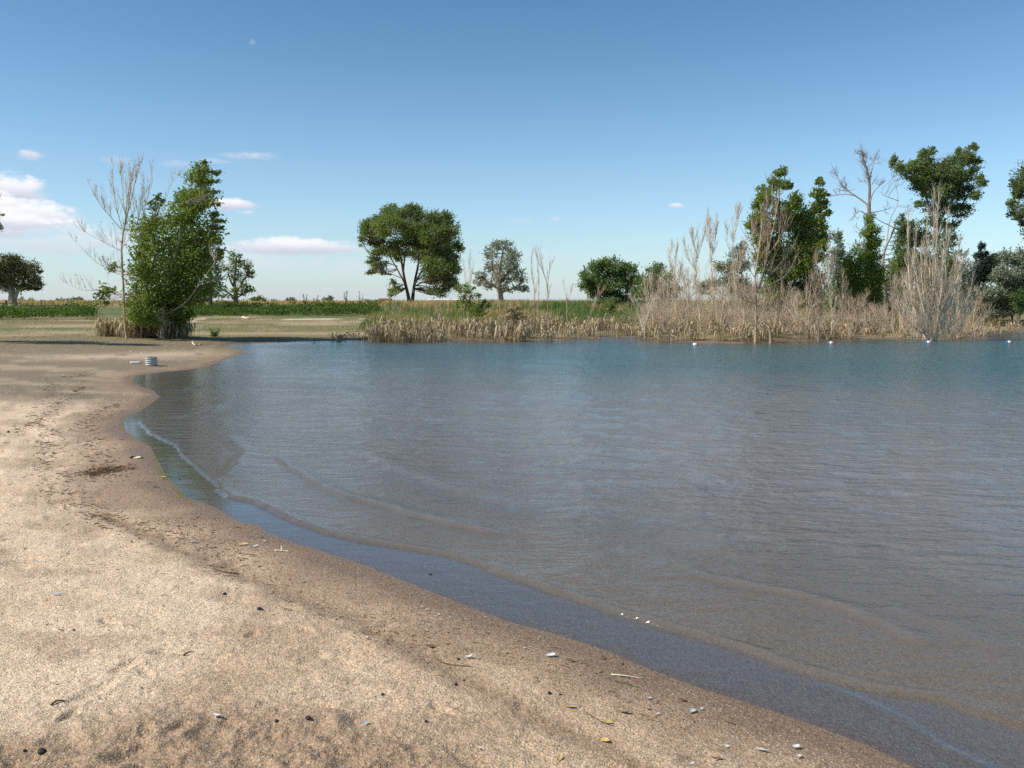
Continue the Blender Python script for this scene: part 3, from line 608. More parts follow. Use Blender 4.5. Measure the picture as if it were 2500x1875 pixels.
tree('grey_green_tree', 'medium tree with a domed grey green crown right of the umbrella-shaped tree', 'tree', 108, [([(1224, 748), (1222, 720), (1220, 690), (1222, 650), (1228, 610)], .42, .08), ([(1221, 695), (1205, 660), (1200, 625)], .2, .05), ([(1221, 690), (1240, 665), (1250, 635)], .2, .05), ([(1222, 715), (1250, 705), (1272, 690)], .16, .05), ([(1222, 710), (1196, 692), (1172, 675)], .16, .05)],
     [(1228, 594, 26, 12), (1202, 615, 20, 18), (1250, 625, 22, 22), (1232, 650, 30, 20), (1198, 645, 16, 18, .7), (1262, 655, 16, 15), (1270, 680, 20, 11), (1172, 672, 18, 9), (1186, 692, 22, 12), (1268, 705, 22, 10), (1235, 700, 26, 12, .7), (1240, 676, 26, 12, .8), (1215, 672, 16, 14, .7), (1165, 690, 12, 8, .7)], 'olive', 'bark_grey', .20, .8, 0, GF, 32, .8, twig=.035)
dead('dead_sapling', 'rust-tinted bare sapling bundle with two trunks curving together right of the domed tree', 'tree', 44, [([(1305, 806), (1304, 740), (1304, 703), (1298, 660), (1300, 615)], .028, .008), ([(1340, 800), (1338, 750), (1337, 703), (1328, 668), (1314, 640), (1306, 616)], .03, .007), ([(1337, 700), (1342, 660), (1350, 640)], .014, .004), ([(1320, 800), (1312, 760), (1316, 700), (1312, 650)], .016, .005), ([(1328, 668), (1318, 625), (1312, 610)], .014, .004)],
     'dead_tan', 90, .62, 230, .28, 0, .1, .85, .5, .0055, GD, 41, (1305, 812), .35, .3)
dead('dead_sapling', 'thin bone-white bare sapling between the umbrella-shaped tree and the domed tree', 'tree', 42, [([(1140, 818), (1143, 770), (1147, 700), (1147, 650), (1148, 604)], .024, .005), ([(1147, 690), (1155, 660), (1158, 640)], .01, .003), ([(1144, 720), (1136, 680), (1134, 650)], .01, .003)], 'dead_white', 44, .5, 90, .2, 0, .1, .9, .5, .005, GD, 42, (1140, 820), .3, .3)
tree('leafy_sapling', 'small leafy sapling rising from the dead reeds under the umbrella-shaped tree', 'tree', 42, [([(1128, 822), (1131, 780), (1136, 735), (1144, 700)], .022, .006), ([(1170, 824), (1171, 790), (1172, 760)], .02, .006), ([(1134, 760), (1124, 735), (1120, 720)], .012, .004)],
     [(1142, 704, 20, 12, .8), (1128, 722, 16, 12, .7), (1158, 724, 14, 10, .6), (1136, 745, 18, 14, .8), (1168, 762, 22, 16, 1), (1180, 745, 14, 10, .5), (1118, 705, 8, 6, .5)], 'cotton', 'dead_tan', .085, .75, .4, GT, 43, .8, (1128, 822))
dead('dead_sapling', 'reddish bare sapling in front of the domed tree trunk', 'tree', 47, [([(1224, 806), (1222, 765), (1218, 726), (1210, 692), (1200, 660)], .034, .01), ([(1212, 700), (1222, 680), (1232, 655)], .016, .005), ([(1211, 698), (1205, 640), (1206, 612)], .016, .004), ([(1214, 710), (1212, 670), (1216, 640)], .014, .004)], 'dead_orange', 50, .5, 130, .2, 0, .1, .8, .55, .0055, GD, 44, (1224, 808), .3, .3)
tree('withered_bush', 'bush of withered straw-yellow leaves among the reeds below the domed tree', 'bush', 45, [([(1256, 806), (1256, 780), (1255, 755)], .02, .006), ([(1256, 790), (1270, 770), (1275, 755)], .012, .004), ([(1256, 790), (1240, 770), (1238, 758)], .012, .004)], [(1255, 752, 20, 14), (1240, 770, 14, 12), (1272, 772, 16, 14), (1255, 785, 24, 12), (1262, 764, 18, 12)], 'reed', 'dead_tan', .085, .7, 0, None, 45, .8, (1256, 812))
dead('dead_sapling', 'wispy dark-tipped bare sapling farthest right beside the gap before the green bush', 'tree', 46, [([(1386, 806), (1384, 770), (1382, 720), (1376, 690)], .016, .004), ([(1384, 760), (1392, 720), (1398, 700)], .009, .003)], 'dead_grey', 40, .4, 90, .16, 0, .1, .8, .6, .0045, GD, 46, (1386, 808), .3, .3, 'dullelm', 40, .05)
shrub('green_bush', 'large round bright green bush standing alone left of the dead thicket', 'bush', 92, 1492, 752, [(1490, 648, 42, 18), (1452, 672, 34, 22), (1522, 672, 36, 26), (1426, 690, 18, 16), (1488, 690, 50, 26), (1536, 655, 20, 14), (1440, 712, 26, 16), (1500, 722, 48, 18), (1548, 696, 18, 22), (1465, 650, 26, 15), (1478, 732, 30, 12)], 'willow', 'bark', size=.20, dens=1.7, group=GF, seed=51, twig=.03, sig=.26)
shrub('green_bush', 'smaller dull green bush poking out behind grey twigs right of the bright round bush', 'bush', 80, 1602, 752, [(1600, 664, 22, 18), (1625, 690, 22, 20), (1580, 692, 24, 22), (1604, 716, 34, 20), (1645, 712, 20, 16, .7), (1560, 720, 20, 18)], 'willow', 'bark', size=.17, dens=1.5, group=GF, seed=52, twig=.03)
shrub('grey_shrub', 'little olive brush-shaped shrub in front of the bright round bush', 'bush', 55, 1490, 778, [(1488, 742, 16, 12), (1484, 756, 14, 10), (1496, 755, 12, 10)], 'elm', 'dead_grey', size=.07, dens=.7, seed=53)
# ------------------------------------------------------------------ right: thicket saplings
for sd, mt, yb, lm, n1, l1, lb in (
    (61, 'dead_white', 44, [([(1596, 808), (1592, 760), (1588, 710), (1592, 672)], .02, .005), ([(1594, 760), (1580, 720), (1574, 690)], .012, .004), ([(1594, 770), (1608, 720), (1612, 690)], .012, .004)], 46, .5, 'short pale bare sapling at the left end of the grey thicket'),
    (62, 'dead_white', 45, [([(1650, 808), (1648, 740), (1645, 690), (1648, 640), (1652, 605)], .024, .005), ([(1646, 680), (1634, 640), (1640, 606)], .013, .004), ([(1647, 720), (1660, 680), (1664, 650)], .013, .004)], 60, .55, 'bleached bare sapling with a split top between the dull green bush and the white spires'),
    (63, 'dead_white', 44, [([(1712, 812), (1708, 766), (1698, 700), (1697, 660), (1702, 606)], .034, .009), ([(1700, 640), (1712, 600), (1722, 566)], .016, .004), ([(1697, 660), (1680, 630), (1672, 600)], .014, .004), ([(1700, 620), (1692, 590), (1690, 575)], .012, .004)], 90, .62, 'bleached bare sapling whose trunk leans and forks, left of the tallest white spire'),
    (64, 'dead_white', 46, [([(1740, 812), (1739, 740), (1738, 681), (1735, 600), (1732, 540)], .03, .006), ([(1736, 640), (1746, 590), (1749, 540)], .014, .004), ([(1736, 620), (1728, 570), (1727, 530)], .013, .004)], 90, .55, 'tallest and straightest bone-white bare spire in the grey thicket'),
    (65, 'dead_white', 45, [([(1810, 812), (1806, 772), (1795, 700), (1788, 620), (1790, 576)], .034, .009), ([(1789, 600), (1796, 550), (1803, 515)], .016, .004), ([(1788, 630), (1776, 590), (1772, 560)], .014, .004), ([(1794, 690), (1812, 640), (1818, 600)], .014, .004)], 90, .6, 'twiggy bleached sapling leaning left just before the big dead tree'),
    (66, 'dead_tan', 44, [([(2004, 812), (2006, 760), (2010, 719), (2016, 650), (2028, 575)], .026, .006), ([(2008, 740), (1998, 680), (1992, 630)], .016, .004), ([(2010, 720), (2024, 680), (2036, 640)], .014, .004), ([(2005, 770), (1990, 720), (1984, 680)], .012, .004)], 110, .7, 'tan bare sapling fanning upward between the big dead tree and the ivy-green column'),
    (67, 'dead_tan', 45, [([(2050, 808), (2052, 770), (2060, 720), (2056, 670)], .02, .005), ([(2052, 770), (2064, 740), (2066, 700)], .01, .003)], 60, .5, 'low curved tan sapling at the foot of the ivy-green column'),
    (68, 'dead_grey', 48, [([(1930, 808), (1928, 760), (1934, 720)], .02, .006), ([(1930, 780), (1950, 750), (1966, 735)], .012, .004)], 60, .55, 'short grey bare sapling right of the big dead tree')):
    dead('dead_sapling', lb, 'tree', yb, lm, mt, int(n1 * 1.3), l1 * 1.35, n1 * 5, l1 * .55, 0, .1, .8, .6, .0068, GD, sd, None, .4, .3)
dead('dead_tree', 'big leafless orange-tan tree with upswept branches standing in front of the leaning green cottonwood', 'tree', 40.5,
     [([(1847, 838), (1846, 780), (1845, 730), (1847, 700)], .060, .045), ([(1846, 712), (1844, 681), (1850, 630), (1857, 579), (1862, 520)], .06, .012), ([(1850, 716), (1859, 687), (1870, 640), (1875, 590), (1874, 537), (1872, 480)], .065, .012), ([(1866, 660), (1878, 600), (1890, 546), (1902, 480)], .042, .010), ([(1856, 704), (1890, 690), (1922, 669), (1944, 625)], .048, .010), ([(1845, 684), (1832, 660), (1817, 645)], .02, .005),
      ([(1874, 620), (1900, 590), (1918, 540)], .028, .008), ([(1850, 640), (1838, 590), (1836, 540)], .028, .008), ([(1874, 560), (1884, 510), (1886, 470)], .016, .004), ([(1848, 745), (1880, 760), (1930, 752)], .02, .005), ([(1847, 740), (1820, 735), (1800, 720)], .02, .005), ([(1858, 690), (1900, 650), (1930, 610)], .02, .005)],
     'dead_orange', 170, 1.15, 600, .36, 0, .1, .55, .7, .0088, None, 71, (1847, 837), .7, .35, lo=.15)
dead('broken_snag', 'stripped orange broken stump standing in the water under the big dead tree', 'stump', 40, [([(1884, 838), (1881, 818), (1877, 796)], .07, .05), ([(1877, 800), (1866, 790), (1860, 782)], .03, .015)], 'dead_orange', 6, .3, 8, .1, r=.006, seed=72, basepx=(1884, 838))
dead('broken_snag', 'dark thin broken stump leaning in the water below the tan fanning sapling', 'stump', 41, [([(2001, 830), (1999, 808), (1996, 784)], .045, .03), ([(1998, 805), (1990, 806), (1982, 806)], .012, .006)], 'bark_grey', 5, .3, 8, .1, r=.006, seed=73, basepx=(2001, 831))
dead('broken_snag', 'pale straight broken stump in the water at the foot of the ivy-green column', 'stump', 41, [([(2032, 827), (2031, 806), (2030, 786)], .045, .035), ([(2031, 792), (2036, 786), (2040, 780)], .02, .01)], 'dead_tan', 5, .3, 8, .1, r=.006, seed=74, basepx=(2032, 828))
dead('tall_dead_bush', 'tall dense broom of pale bare stems rising from the water below the tallest cottonwood', 'bush', 42,
     [([(2276, 836), (2276, 790), (2274, 740), (2270, 660), (2268, 590)], .06, .012), ([(2268, 832), (2256, 760), (2240, 690), (2232, 640)], .04, .008), ([(2280, 832), (2292, 760), (2300, 690), (2304, 610)], .04, .008), ([(2284, 832), (2310, 760), (2335, 690), (2350, 640)], .035, .007), ([(2262, 834), (2240, 780), (2222, 703), (2218, 620), (2216, 524)], .045, .008), ([(2272, 800), (2280, 700), (2286, 600), (2284, 520)], .035, .006), ([(2274, 790), (2260, 700), (2256, 600)], .03, .006),
      ([(2282, 800), (2320, 740), (2356, 650)], .03, .006), ([(2266, 810), (2240, 740), (2210, 690)], .025, .006), ([(2278, 780), (2300, 660), (2318, 580)], .03, .006), ([(2274, 760), (2278, 640), (2280, 480)], .03, .005), ([(2268, 800), (2250, 680), (2250, 610)], .025, .005), ([(2290, 820), (2340, 780), (2376, 730)], .025, .005), ([(2264, 820), (2220, 790), (2196, 760)], .02, .005), ([(2288, 834), (2290, 720), (2288, 600), (2292, 472)], .03, .005), ([(2254, 834), (2256, 720), (2262, 620), (2264, 520)], .03, .005), ([(2304, 832), (2310, 720), (2308, 620), (2314, 520)], .03, .005), ([(2240, 832), (2236, 740), (2232, 640), (2238, 560)], .026, .005), ([(2318, 830), (2330, 740), (2332, 660), (2344, 590)], .026, .005), ([(2228, 828), (2216, 760), (2206, 690)], .02, .005), ([(2336, 828), (2356, 770), (2372, 690)], .02, .005)],
     'dead_white', 900, .8, 3000, .36, 0, .1, .8, .6, .0075, None, 75, (2276, 836), .9, .3, lo=.04)
# ------------------------------------------------------------------ right: green trees
tree('cottonwood_tree', 'bright green cottonwood with two windblown tops behind the big dead tree', 'tree', 52, [([(1915, 790), (1914, 740), (1910, 680), (1905, 600), (1902, 500), (1905, 420)], .2, .02), ([(1910, 680), (1950, 620), (1985, 540), (2000, 450)], .1, .015), ([(1908, 640), (1870, 580), (1840, 545)], .07, .015), ([(1905, 580), (1930, 520), (1940, 480)], .05, .01), ([(1912, 720), (1960, 690), (1990, 640)], .07, .015), ([(1903, 520), (1880, 480), (1858, 462)], .04, .01)],
     [(1905, 422, 16, 13), (1896, 446, 26, 15), (1922, 452, 12, 12), (1886, 478, 30, 20), (1858, 466, 13, 11), (1852, 500, 17, 16), (1930, 494, 26, 20), (1902, 535, 44, 30), (1950, 552, 36, 32), (1832, 545, 16, 13), (1852, 578, 22, 18), (1920, 602, 56, 32), (1882, 645, 36, 28), (1958, 636, 38, 36), (1925, 690, 52, 34), (1880, 700, 30, 26), (1858, 620, 20, 18),
      (2001, 446, 9, 12), (1994, 470, 16, 12), (2010, 476, 16, 7), (2012, 496, 14, 6), (2000, 505, 22, 16), (2018, 520, 14, 7), (1986, 538, 28, 22), (1996, 575, 26, 24), (2012, 560, 16, 8), (1986, 615, 30, 26), (2010, 600, 14, 14), (1975, 680, 34, 28), (1930, 730, 50, 24), (1890, 740, 34, 20), (1975, 725, 36, 26), (1940, 522, 30, 26), (1965, 592, 38, 32), (1872, 605, 34, 32), (1850, 540, 22, 20), (1930, 650, 40, 32)], 'cotton', 'bark', .125, 1.6, .9, GT, 81, .8, sig=.27)
dead('dead_tree', 'dead leafless crown of grey branches rising above the ivy-green column', 'tree', 54.6, [([(2124, 780), (2123, 700), (2123, 600), (2122, 512), (2122, 441), (2108, 390), (2103, 368)], .2, .02), ([(2120, 520), (2116, 499), (2087, 477), (2059, 457), (2036, 415)], .08, .012), ([(2087, 477), (2062, 474), (2036, 478)], .05, .01), ([(2123, 500), (2132, 470), (2154, 448)], .06, .012), ([(2122, 441), (2130, 410), (2137, 385)], .06, .01), ([(2121, 530), (2100, 515), (2084, 530)], .05, .01), ([(2123, 540), (2106, 560), (2096, 600)], .04, .01), ([(2124, 520), (2146, 516), (2164, 512)], .05, .01)],
     'bark_grey', 150, .85, 420, .36, 0, .1, .25, 1.0, .0115, None, 82, None, 1.0, .2, lo=.62)
tree('vine_column', 'narrow leafy green column wrapped around the trunk of the dead-topped tree', 'tree', 53.6, [([(2118, 786), (2117, 700), (2116, 620), (2122, 545)], .08, .03), ([(2117, 700), (2090, 660), (2085, 640)], .04, .015), ([(2117, 720), (2140, 690), (2142, 660)], .04, .015)],
     [(2123, 538, 13, 16), (2124, 562, 22, 16), (2118, 590, 28, 18), (2112, 622, 32, 22), (2085, 640, 22, 22), (2110, 672, 42, 28), (2136, 640, 16, 22), (2108, 712, 44, 26), (2134, 690, 24, 26), (2105, 745, 44, 22), (2085, 690, 30, 30), (2130, 730, 26, 24)], 'cotton', 'bark', .11, 1.7, .3, GT, 83, .7)
tree('cottonwood_tree', 'tallest cottonwood with a flat-topped windblown crown above the dead broom bush', 'tree', 61, [([(2168, 790), (2164, 760), (2160, 715), (2155, 660), (2160, 610), (2178, 570), (2190, 530)], .19, .05), ([(2280, 786), (2284, 700), (2290, 600), (2295, 520), (2290, 450), (2280, 390)], .17, .03), ([(2292, 540), (2330, 480), (2350, 400), (2372, 372)], .12, .02), ([(2288, 560), (2260, 480), (2235, 420), (2196, 398)], .1, .02), ([(2165, 600), (2172, 540), (2193, 490), (2180, 432)], .05, .012), ([(2294, 520), (2340, 490), (2390, 470)], .08, .02), ([(2286, 640), (2250, 620), (2220, 600)], .08, .02), ([(2193, 490), (2160, 478), (2150, 470)], .03, .01), ([(2192, 560), (2150, 540), (2120, 520)], .04, .01)],
     [(2186, 396, 12, 12), (2206, 408, 20, 13), (2236, 408, 26, 14), (2222, 428, 22, 10), (2262, 384, 18, 17), (2274, 370, 11, 9), (2258, 410, 26, 18), (2290, 420, 34, 24), (2262, 440, 30, 18), (2330, 398, 20, 18), (2354, 382, 18, 20), (2340, 366, 8, 9), (2376, 362, 9, 12), (2372, 395, 20, 14), (2368, 430, 26, 22), (2394, 442, 13, 13), (2350, 470, 36, 18), (2300, 470, 32, 20), (2320, 440, 30, 18), (2384, 478, 18, 10), (2266, 470, 20, 14), (2242, 500, 12, 8, .7), (2282, 536, 34, 14, .7), (2320, 548, 20, 14, .7),
      (2220, 560, 30, 20, .75), (2205, 600, 26, 22, .8), (2222, 640, 34, 28, .9), (2300, 590, 36, 30, .6), (2244, 690, 36, 28), (2300, 660, 34, 30, .7), (2195, 690, 22, 26, .7), (2270, 740, 40, 22, .8), (2200, 540, 14, 14, .6), (2250, 448, 28, 18), (2312, 450, 40, 28), (2330, 425, 28, 20), (2280, 500, 38, 22), (2342, 512, 32, 18), (2240, 580, 30, 26), (2205, 645, 28, 30), (2250, 640, 34, 30)], 'cotton_blue', 'bark_grey', .13, 1.6, .8, GT, 84, .7, sig=.27)
tree('cottonwood_tree', 'cottonwood crown cut off by the right edge of the view', 'tree', 60, [([(2560, 790), (2556, 700), (2550, 600), (2540, 480), (2530, 400)], .25, .03), ([(2552, 620), (2510, 560), (2480, 510)], .08, .015), ([(2548, 540), (2500, 480), (2488, 450)], .07, .015)],
     [(2494, 450, 20, 22), (2476, 500, 16, 13), (2502, 515, 24, 20), (2466, 522, 9, 7), (2498, 545, 10, 7), (2530, 450, 40, 50), (2550, 540, 40, 40), (2510, 420, 16, 14), (2570, 620, 50, 50), (2480, 478, 14, 10)], 'cotton_blue', 'bark', .12, 1.5, -.4, GT, 85, .8)
shrub('silver_shrub', 'narrow grey green shrub between the windblown cottonwood and the ivy-green column', 'bush', 58, 2046, 780, [(2044, 582, 12, 16), (2046, 612, 15, 18), (2042, 645, 18, 20), (2048, 680, 20, 22), (2044, 720, 22, 22)], 'olive', 'bark', size=.10, dens=1.5, seed=91, wind=.3)
shrub('silver_shrub', 'silvery grey shrub behind the white spires left of the big dead tree', 'bush', 57, 1800, 782, [(1800, 618, 20, 16), (1816, 600, 12, 10, .7), (1772, 648, 26, 16), (1806, 650, 28, 18), (1790, 690, 34, 24), (1740, 695, 28, 14), (1716, 706, 22, 14, .7), (1820, 712, 30, 22)], 'olive', 'dead_grey', size=.10, dens=1.3, seed=92)
shrub('dark_juniper', 'evergreen shrub, near-black with shadow put into its colour, with a pointed tip right of the dead broom bush', 'bush', 60, 2402, 780, [(2397, 602, 8, 12), (2396, 622, 14, 14), (2402, 645, 24, 18), (2430, 636, 18, 16), (2388, 672, 28, 20), (2425, 668, 26, 18), (2384, 705, 22, 20), (2440, 612, 6, 10, .5), (2400, 735, 34, 22), (2430, 705, 26, 20), (2380, 650, 14, 14)][:7] + [(2398, 735, 26, 20)], 'pine', 'bark', size=.10, dens=2.2, seed=93)
shrub('silver_shrub', 'broad silver green shrub filling the bank at the right edge', 'bush', 57, 2470, 784, [(2456, 632, 20, 18, .8), (2486, 625, 16, 18, .8), (2500, 650, 20, 24), (2466, 668, 30, 20), (2498, 690, 28, 24), (2462, 700, 32, 22), (2424, 712, 28, 22), (2415, 742, 26, 20), (2455, 740, 34, 22), (2530, 680, 30, 40), (2440, 762, 40, 12), (2400, 758, 26, 14), (2490, 730, 30, 24), (2440, 668, 22, 20)], 'olive', 'bark', size=.12, dens=1.7, seed=94)
shrub('yellow_green_shrub', 'rounded yellow green shrub low at the right edge in front of silver foliage', 'bush', 56, 2488, 782, [(2486, 722, 22, 16), (2500, 740, 24, 18), (2478, 750, 18, 14)], 'willow', 'bark', size=.09, dens=1.1, seed=95)
shrub('grey_shrub', 'brownish grey half-dead shrub right behind the dead broom bush', 'bush', 57, 2345, 782, [(2344, 625, 16, 16, .6), (2352, 655, 20, 18, .7), (2338, 690, 24, 22, .7), (2360, 715, 20, 22, .7), (2370, 740, 20, 16, .6)], 'olive', 'dead_grey', size=.10, dens=.9, seed=96)
shrub('dull_green_bush', 'dull green bush filling the gap between the windblown cottonwood and the ivy-green column', 'bush', 64, 2060, 782, [(2060, 690, 24, 26), (2045, 720, 30, 26), (2072, 735, 28, 24), (2030, 748, 26, 18), (2065, 660, 14, 14)], 'elm', 'bark', size=.12, dens=1.5, seed=97)
shrub('dull_green_bush', 'dull green bush directly behind the thick leaning trunk', 'bush', 66, 2190, 782, [(2180, 690, 26, 30), (2200, 725, 32, 26), (2170, 745, 26, 20), (2215, 690, 24, 28), (2150, 720, 16, 26), (2190, 660, 20, 16)], 'elm', 'bark', size=.12, dens=1.6, seed=98)
shrub('dull_green_bush', 'dull green bush behind the right half of the dead broom bush', 'bush', 67, 2310, 782, [(2310, 680, 34, 34), (2290, 725, 40, 28), (2335, 730, 30, 26), (2345, 690, 24, 30), (2270, 680, 26, 30), (2320, 645, 20, 16)], 'cotton_blue', 'bark', size=.12, dens=1.6, seed=99)
rb = np.random.default_rng(150)
for i, px in enumerate((1572, 1586, 1622, 1634, 1668, 1682, 1724, 1756, 1772, 1792, 1816, 1836, 1862, 1900, 1916, 1946, 1968, 1984, 2036, 2074, 2098, 2128, 2144, 2180, 2202, 2240, 2318, 2344, 2372, 2396)):
    Yd = rb.uniform(41, 50); tp = np.interp(px, [1560, 1620, 1720, 1800, 1900, 1970, 2060, 2130, 2200, 2320, 2400], [690, 650, 645, 650, 680, 700, 705, 720, 640, 640, 720]) + rb.uniform(-14, 40)
    pb = 735 + (CAMZ - .2) * F / Yd; lm = []
    for k in range(5):
        dx = rb.uniform(-34, 34); q = rb.uniform(0, .45); lm.append(([(px + rb.uniform(-3, 3), pb), (px + dx * .35, pb + (tp - pb) * .4), (px + dx * .8, pb + (tp - pb) * .75 * (1 - q * .5)), (px + dx * rb.uniform(.8, 1.3), pb + (tp - pb) * (1 - q))], rb.uniform(.014, .026), .004))
    dead('bare_shrub', 'tangled pale bare shrub, one of many crowded together at the flooded right bank', 'bush', Yd, lm, ('dead_white', 'dead_grey', 'dead_tan')[i % 3], 60, .6, 200, .3, 0, .1, .5, .8, .0062, 'tangled bare shrubs crowding the flooded right bank', 500 + i, None, .5, .25, lo=.08)
# ------------------------------------------------------------------ smaller plants one can tell apart
for i, (px, py, h, lb) in enumerate(((845, 751, 28, 'tallest rust-brown dock plant with a forked head in the green weeds'), (880, 750, 24, 'bushy rust-brown dock plant right of the tallest one in the green weeds'), (770, 749, 18, 'broad low rust-brown dock plant left among the green weeds'), (744, 748, 18, 'faint thin rust-brown dock plant leftmost in the green weeds'))):
    Yd = 95; u = Yd / F; b = P(px, py, Yd); b.z = H(b.x, Yd); rg = np.random.default_rng(200 + i)
    r_ = empty('dock_plant', b, lb, 'weed', 'rusty dock plants behind the green weeds')
    n = 3 + i % 2; wide = (.25, .5, .7, .3)[i]
    p1, r1 = grow(np.repeat(np.array([b]), n, 0), unit(np.array([[0, 0, 1.]]) + rg.normal(size=(n, 3)) * wide * .8), h * u * rg.uniform(.8, 1.3, n) * 1.2, np.full(n, .018), np.full(n, .2), 6, rg)
    npobj('stem', [tubes(p1, r1, rg.random(n))], M['stick'], r_, b)
    p, t, f = along(p1, 240, rg, .25, 1); npobj('seed_head', [leaves(p + rg.normal(size=p.shape) * .05, .09, rg, rg.random(240))], M['rust_leaf'], r_, b)
for sd, pb, lm, lb in ((211, (964, 790), [([(964, 792), (962, 775), (958, 752)], .014, .004), ([(964, 788), (975, 765), (984, 748)], .010, .003), ([(964, 788), (948, 765), (930, 748)], .010, .003), ([(964, 788), (968, 765), (966, 738)], .010, .003)], 'spiky grey dead bush fanning out at the left end of the reed bed'),
                       (212, (1078, 796), [([(1078, 798), (1078, 770), (1076, 738)], .014, .004), ([(1078, 790), (1066, 760), (1058, 735)], .010, .003), ([(1078, 790), (1092, 760), (1098, 735)], .010, .003)], 'pale grey dead bush in the reed bed below the umbrella-shaped tree'),
                       (213, (1470, 800), [([(1434, 800), (1440, 770), (1456, 730), (1462, 700)], .016, .004), ([(1444, 760), (1436, 735), (1432, 715)], .009, .003), ([(1450, 742), (1466, 720), (1476, 705)], .009, .003)], 'thin leaning bare shrub before the bright round bush')):
    dead('dead_bush', lb, 'bush', 45, lm, 'dead_grey', 60, .5, 160, .2, 0, .1, .6, .7, .005, 'grey dead bushes along the reed bed', sd, pb, .3, .2)
for i, (px, py, sz, lb, lf) in enumerate(((524, 822, .36, 'dark little green shrub alone on the mud right of the leaning cottonwood', 'cotton_blue'), (500, 762, .5, 'small dark weed on the plain at the foot of the half hidden tree', 'weed'))):
    b = G(px, py); rg = np.random.default_rng(230 + i); r_ = empty('small_shrub', b, lb, 'shrub')
    p1, r1 = grow(np.repeat(np.array([b]), 9, 0), unit(np.array([[0, 0, 1.]]) + rg.normal(size=(9, 3)) * .5), sz * rg.uniform(.5, 1.1, 9), np.full(9, .007), np.full(9, .2), 5, rg)
    npobj('stem', [tubes(p1, r1, rg.random(9))], M['bark'], r_, b); p, t, f = along(p1, 420, rg, .2, 1)
    npobj('foliage', [leaves(p + rg.normal(size=p.shape) * .05 * sz * 2, .07, rg, rg.random(420))], M[lf], r_, b)
for i, (px, py, w_, lb) in enumerate(((628, 730, 34, 'dark round bush on the plain right of the airy tree'), (710, 733, 22, 'pale feathery bush on the plain halfway to the umbrella-shaped tree'), (800, 729, 24, 'squat dark distant bush on the horizon under the white bird'), (668, 736, 12, 'tiny blue-grey distant bush on the horizon'), (185, 733, 40, 'wide blue-green distant bush on the left horizon'), (150, 735, 26, 'low blue-green distant bush left of the wide one on the left horizon'), (55, 734, 22, 'small blue-green distant bush right of the round tree trunk'), (76, 735, 14, 'tiny distant bush second right of the round tree trunk'))):
    Yd = 150 if i < 2 else 380; u = Yd / F
    shrub('distant_bush', lb, 'bush', Yd, px, 743, [(px, py, w_ * .5, 6), (px - w_ * .3, py + 3, w_ * .35, 5), (px + w_ * .3, py + 3, w_ * .35, 5)], ('cotton_blue', 'dullelm', 'olive', 'cotton_blue', 'olive', 'olive', 'olive', 'olive')[i], size=.3 * Yd / 150, dens=.9, group='bushes far out on the plain', seed=240 + i, twig=.03)
# ------------------------------------------------------------------ ground cover nobody could count
def pxof(x, y): return 1250 + F * x / y
def blade_obj(name, label, x, y, h, wdt, mat, rg, lean=.3, z=None, tint=None, k=4):
    z = hgt(x, y) if z is None else z; N = len(x); b = np.stack([x, y, z - .02], 1)
    a = rg.uniform(0, 2 * np.pi, N); ln = lean * rg.uniform(.2, 1.2, N); d = np.stack([np.cos(a) * ln + .12, np.sin(a) * ln, np.zeros(N)], 1)
    s = np.linspace(0, 1, k)[None, :, None]
    path = b[:, None] + np.array([0, 0, 1.]) * (s * (1 - .25 * ln[:, None, None] * s)) * h[:, None, None] + d[:, None] * s ** 2 * h[:, None, None]
    side = np.stack([-np.sin(a + rg.normal(size=N)), np.cos(a + rg.normal(size=N)), np.zeros(N)], 1)
    wd = wdt[:, None] * np.linspace(1, .15, k)[None]
    return tag(npobj(name, [ribbons(path, wd, side, rg.random(N) if tint is None else tint)], M[mat]), label, kind='stuff')
def scatter(N, x0, x1, y0, y1, rg, cond=None):
    x = rg.uniform(x0, x1, N); y = rg.uniform(y0, y1, N)
    if cond is not None: m = cond(x, y); x, y = x[m], y[m]
    return x, y
rg = np.random.default_rng(300)
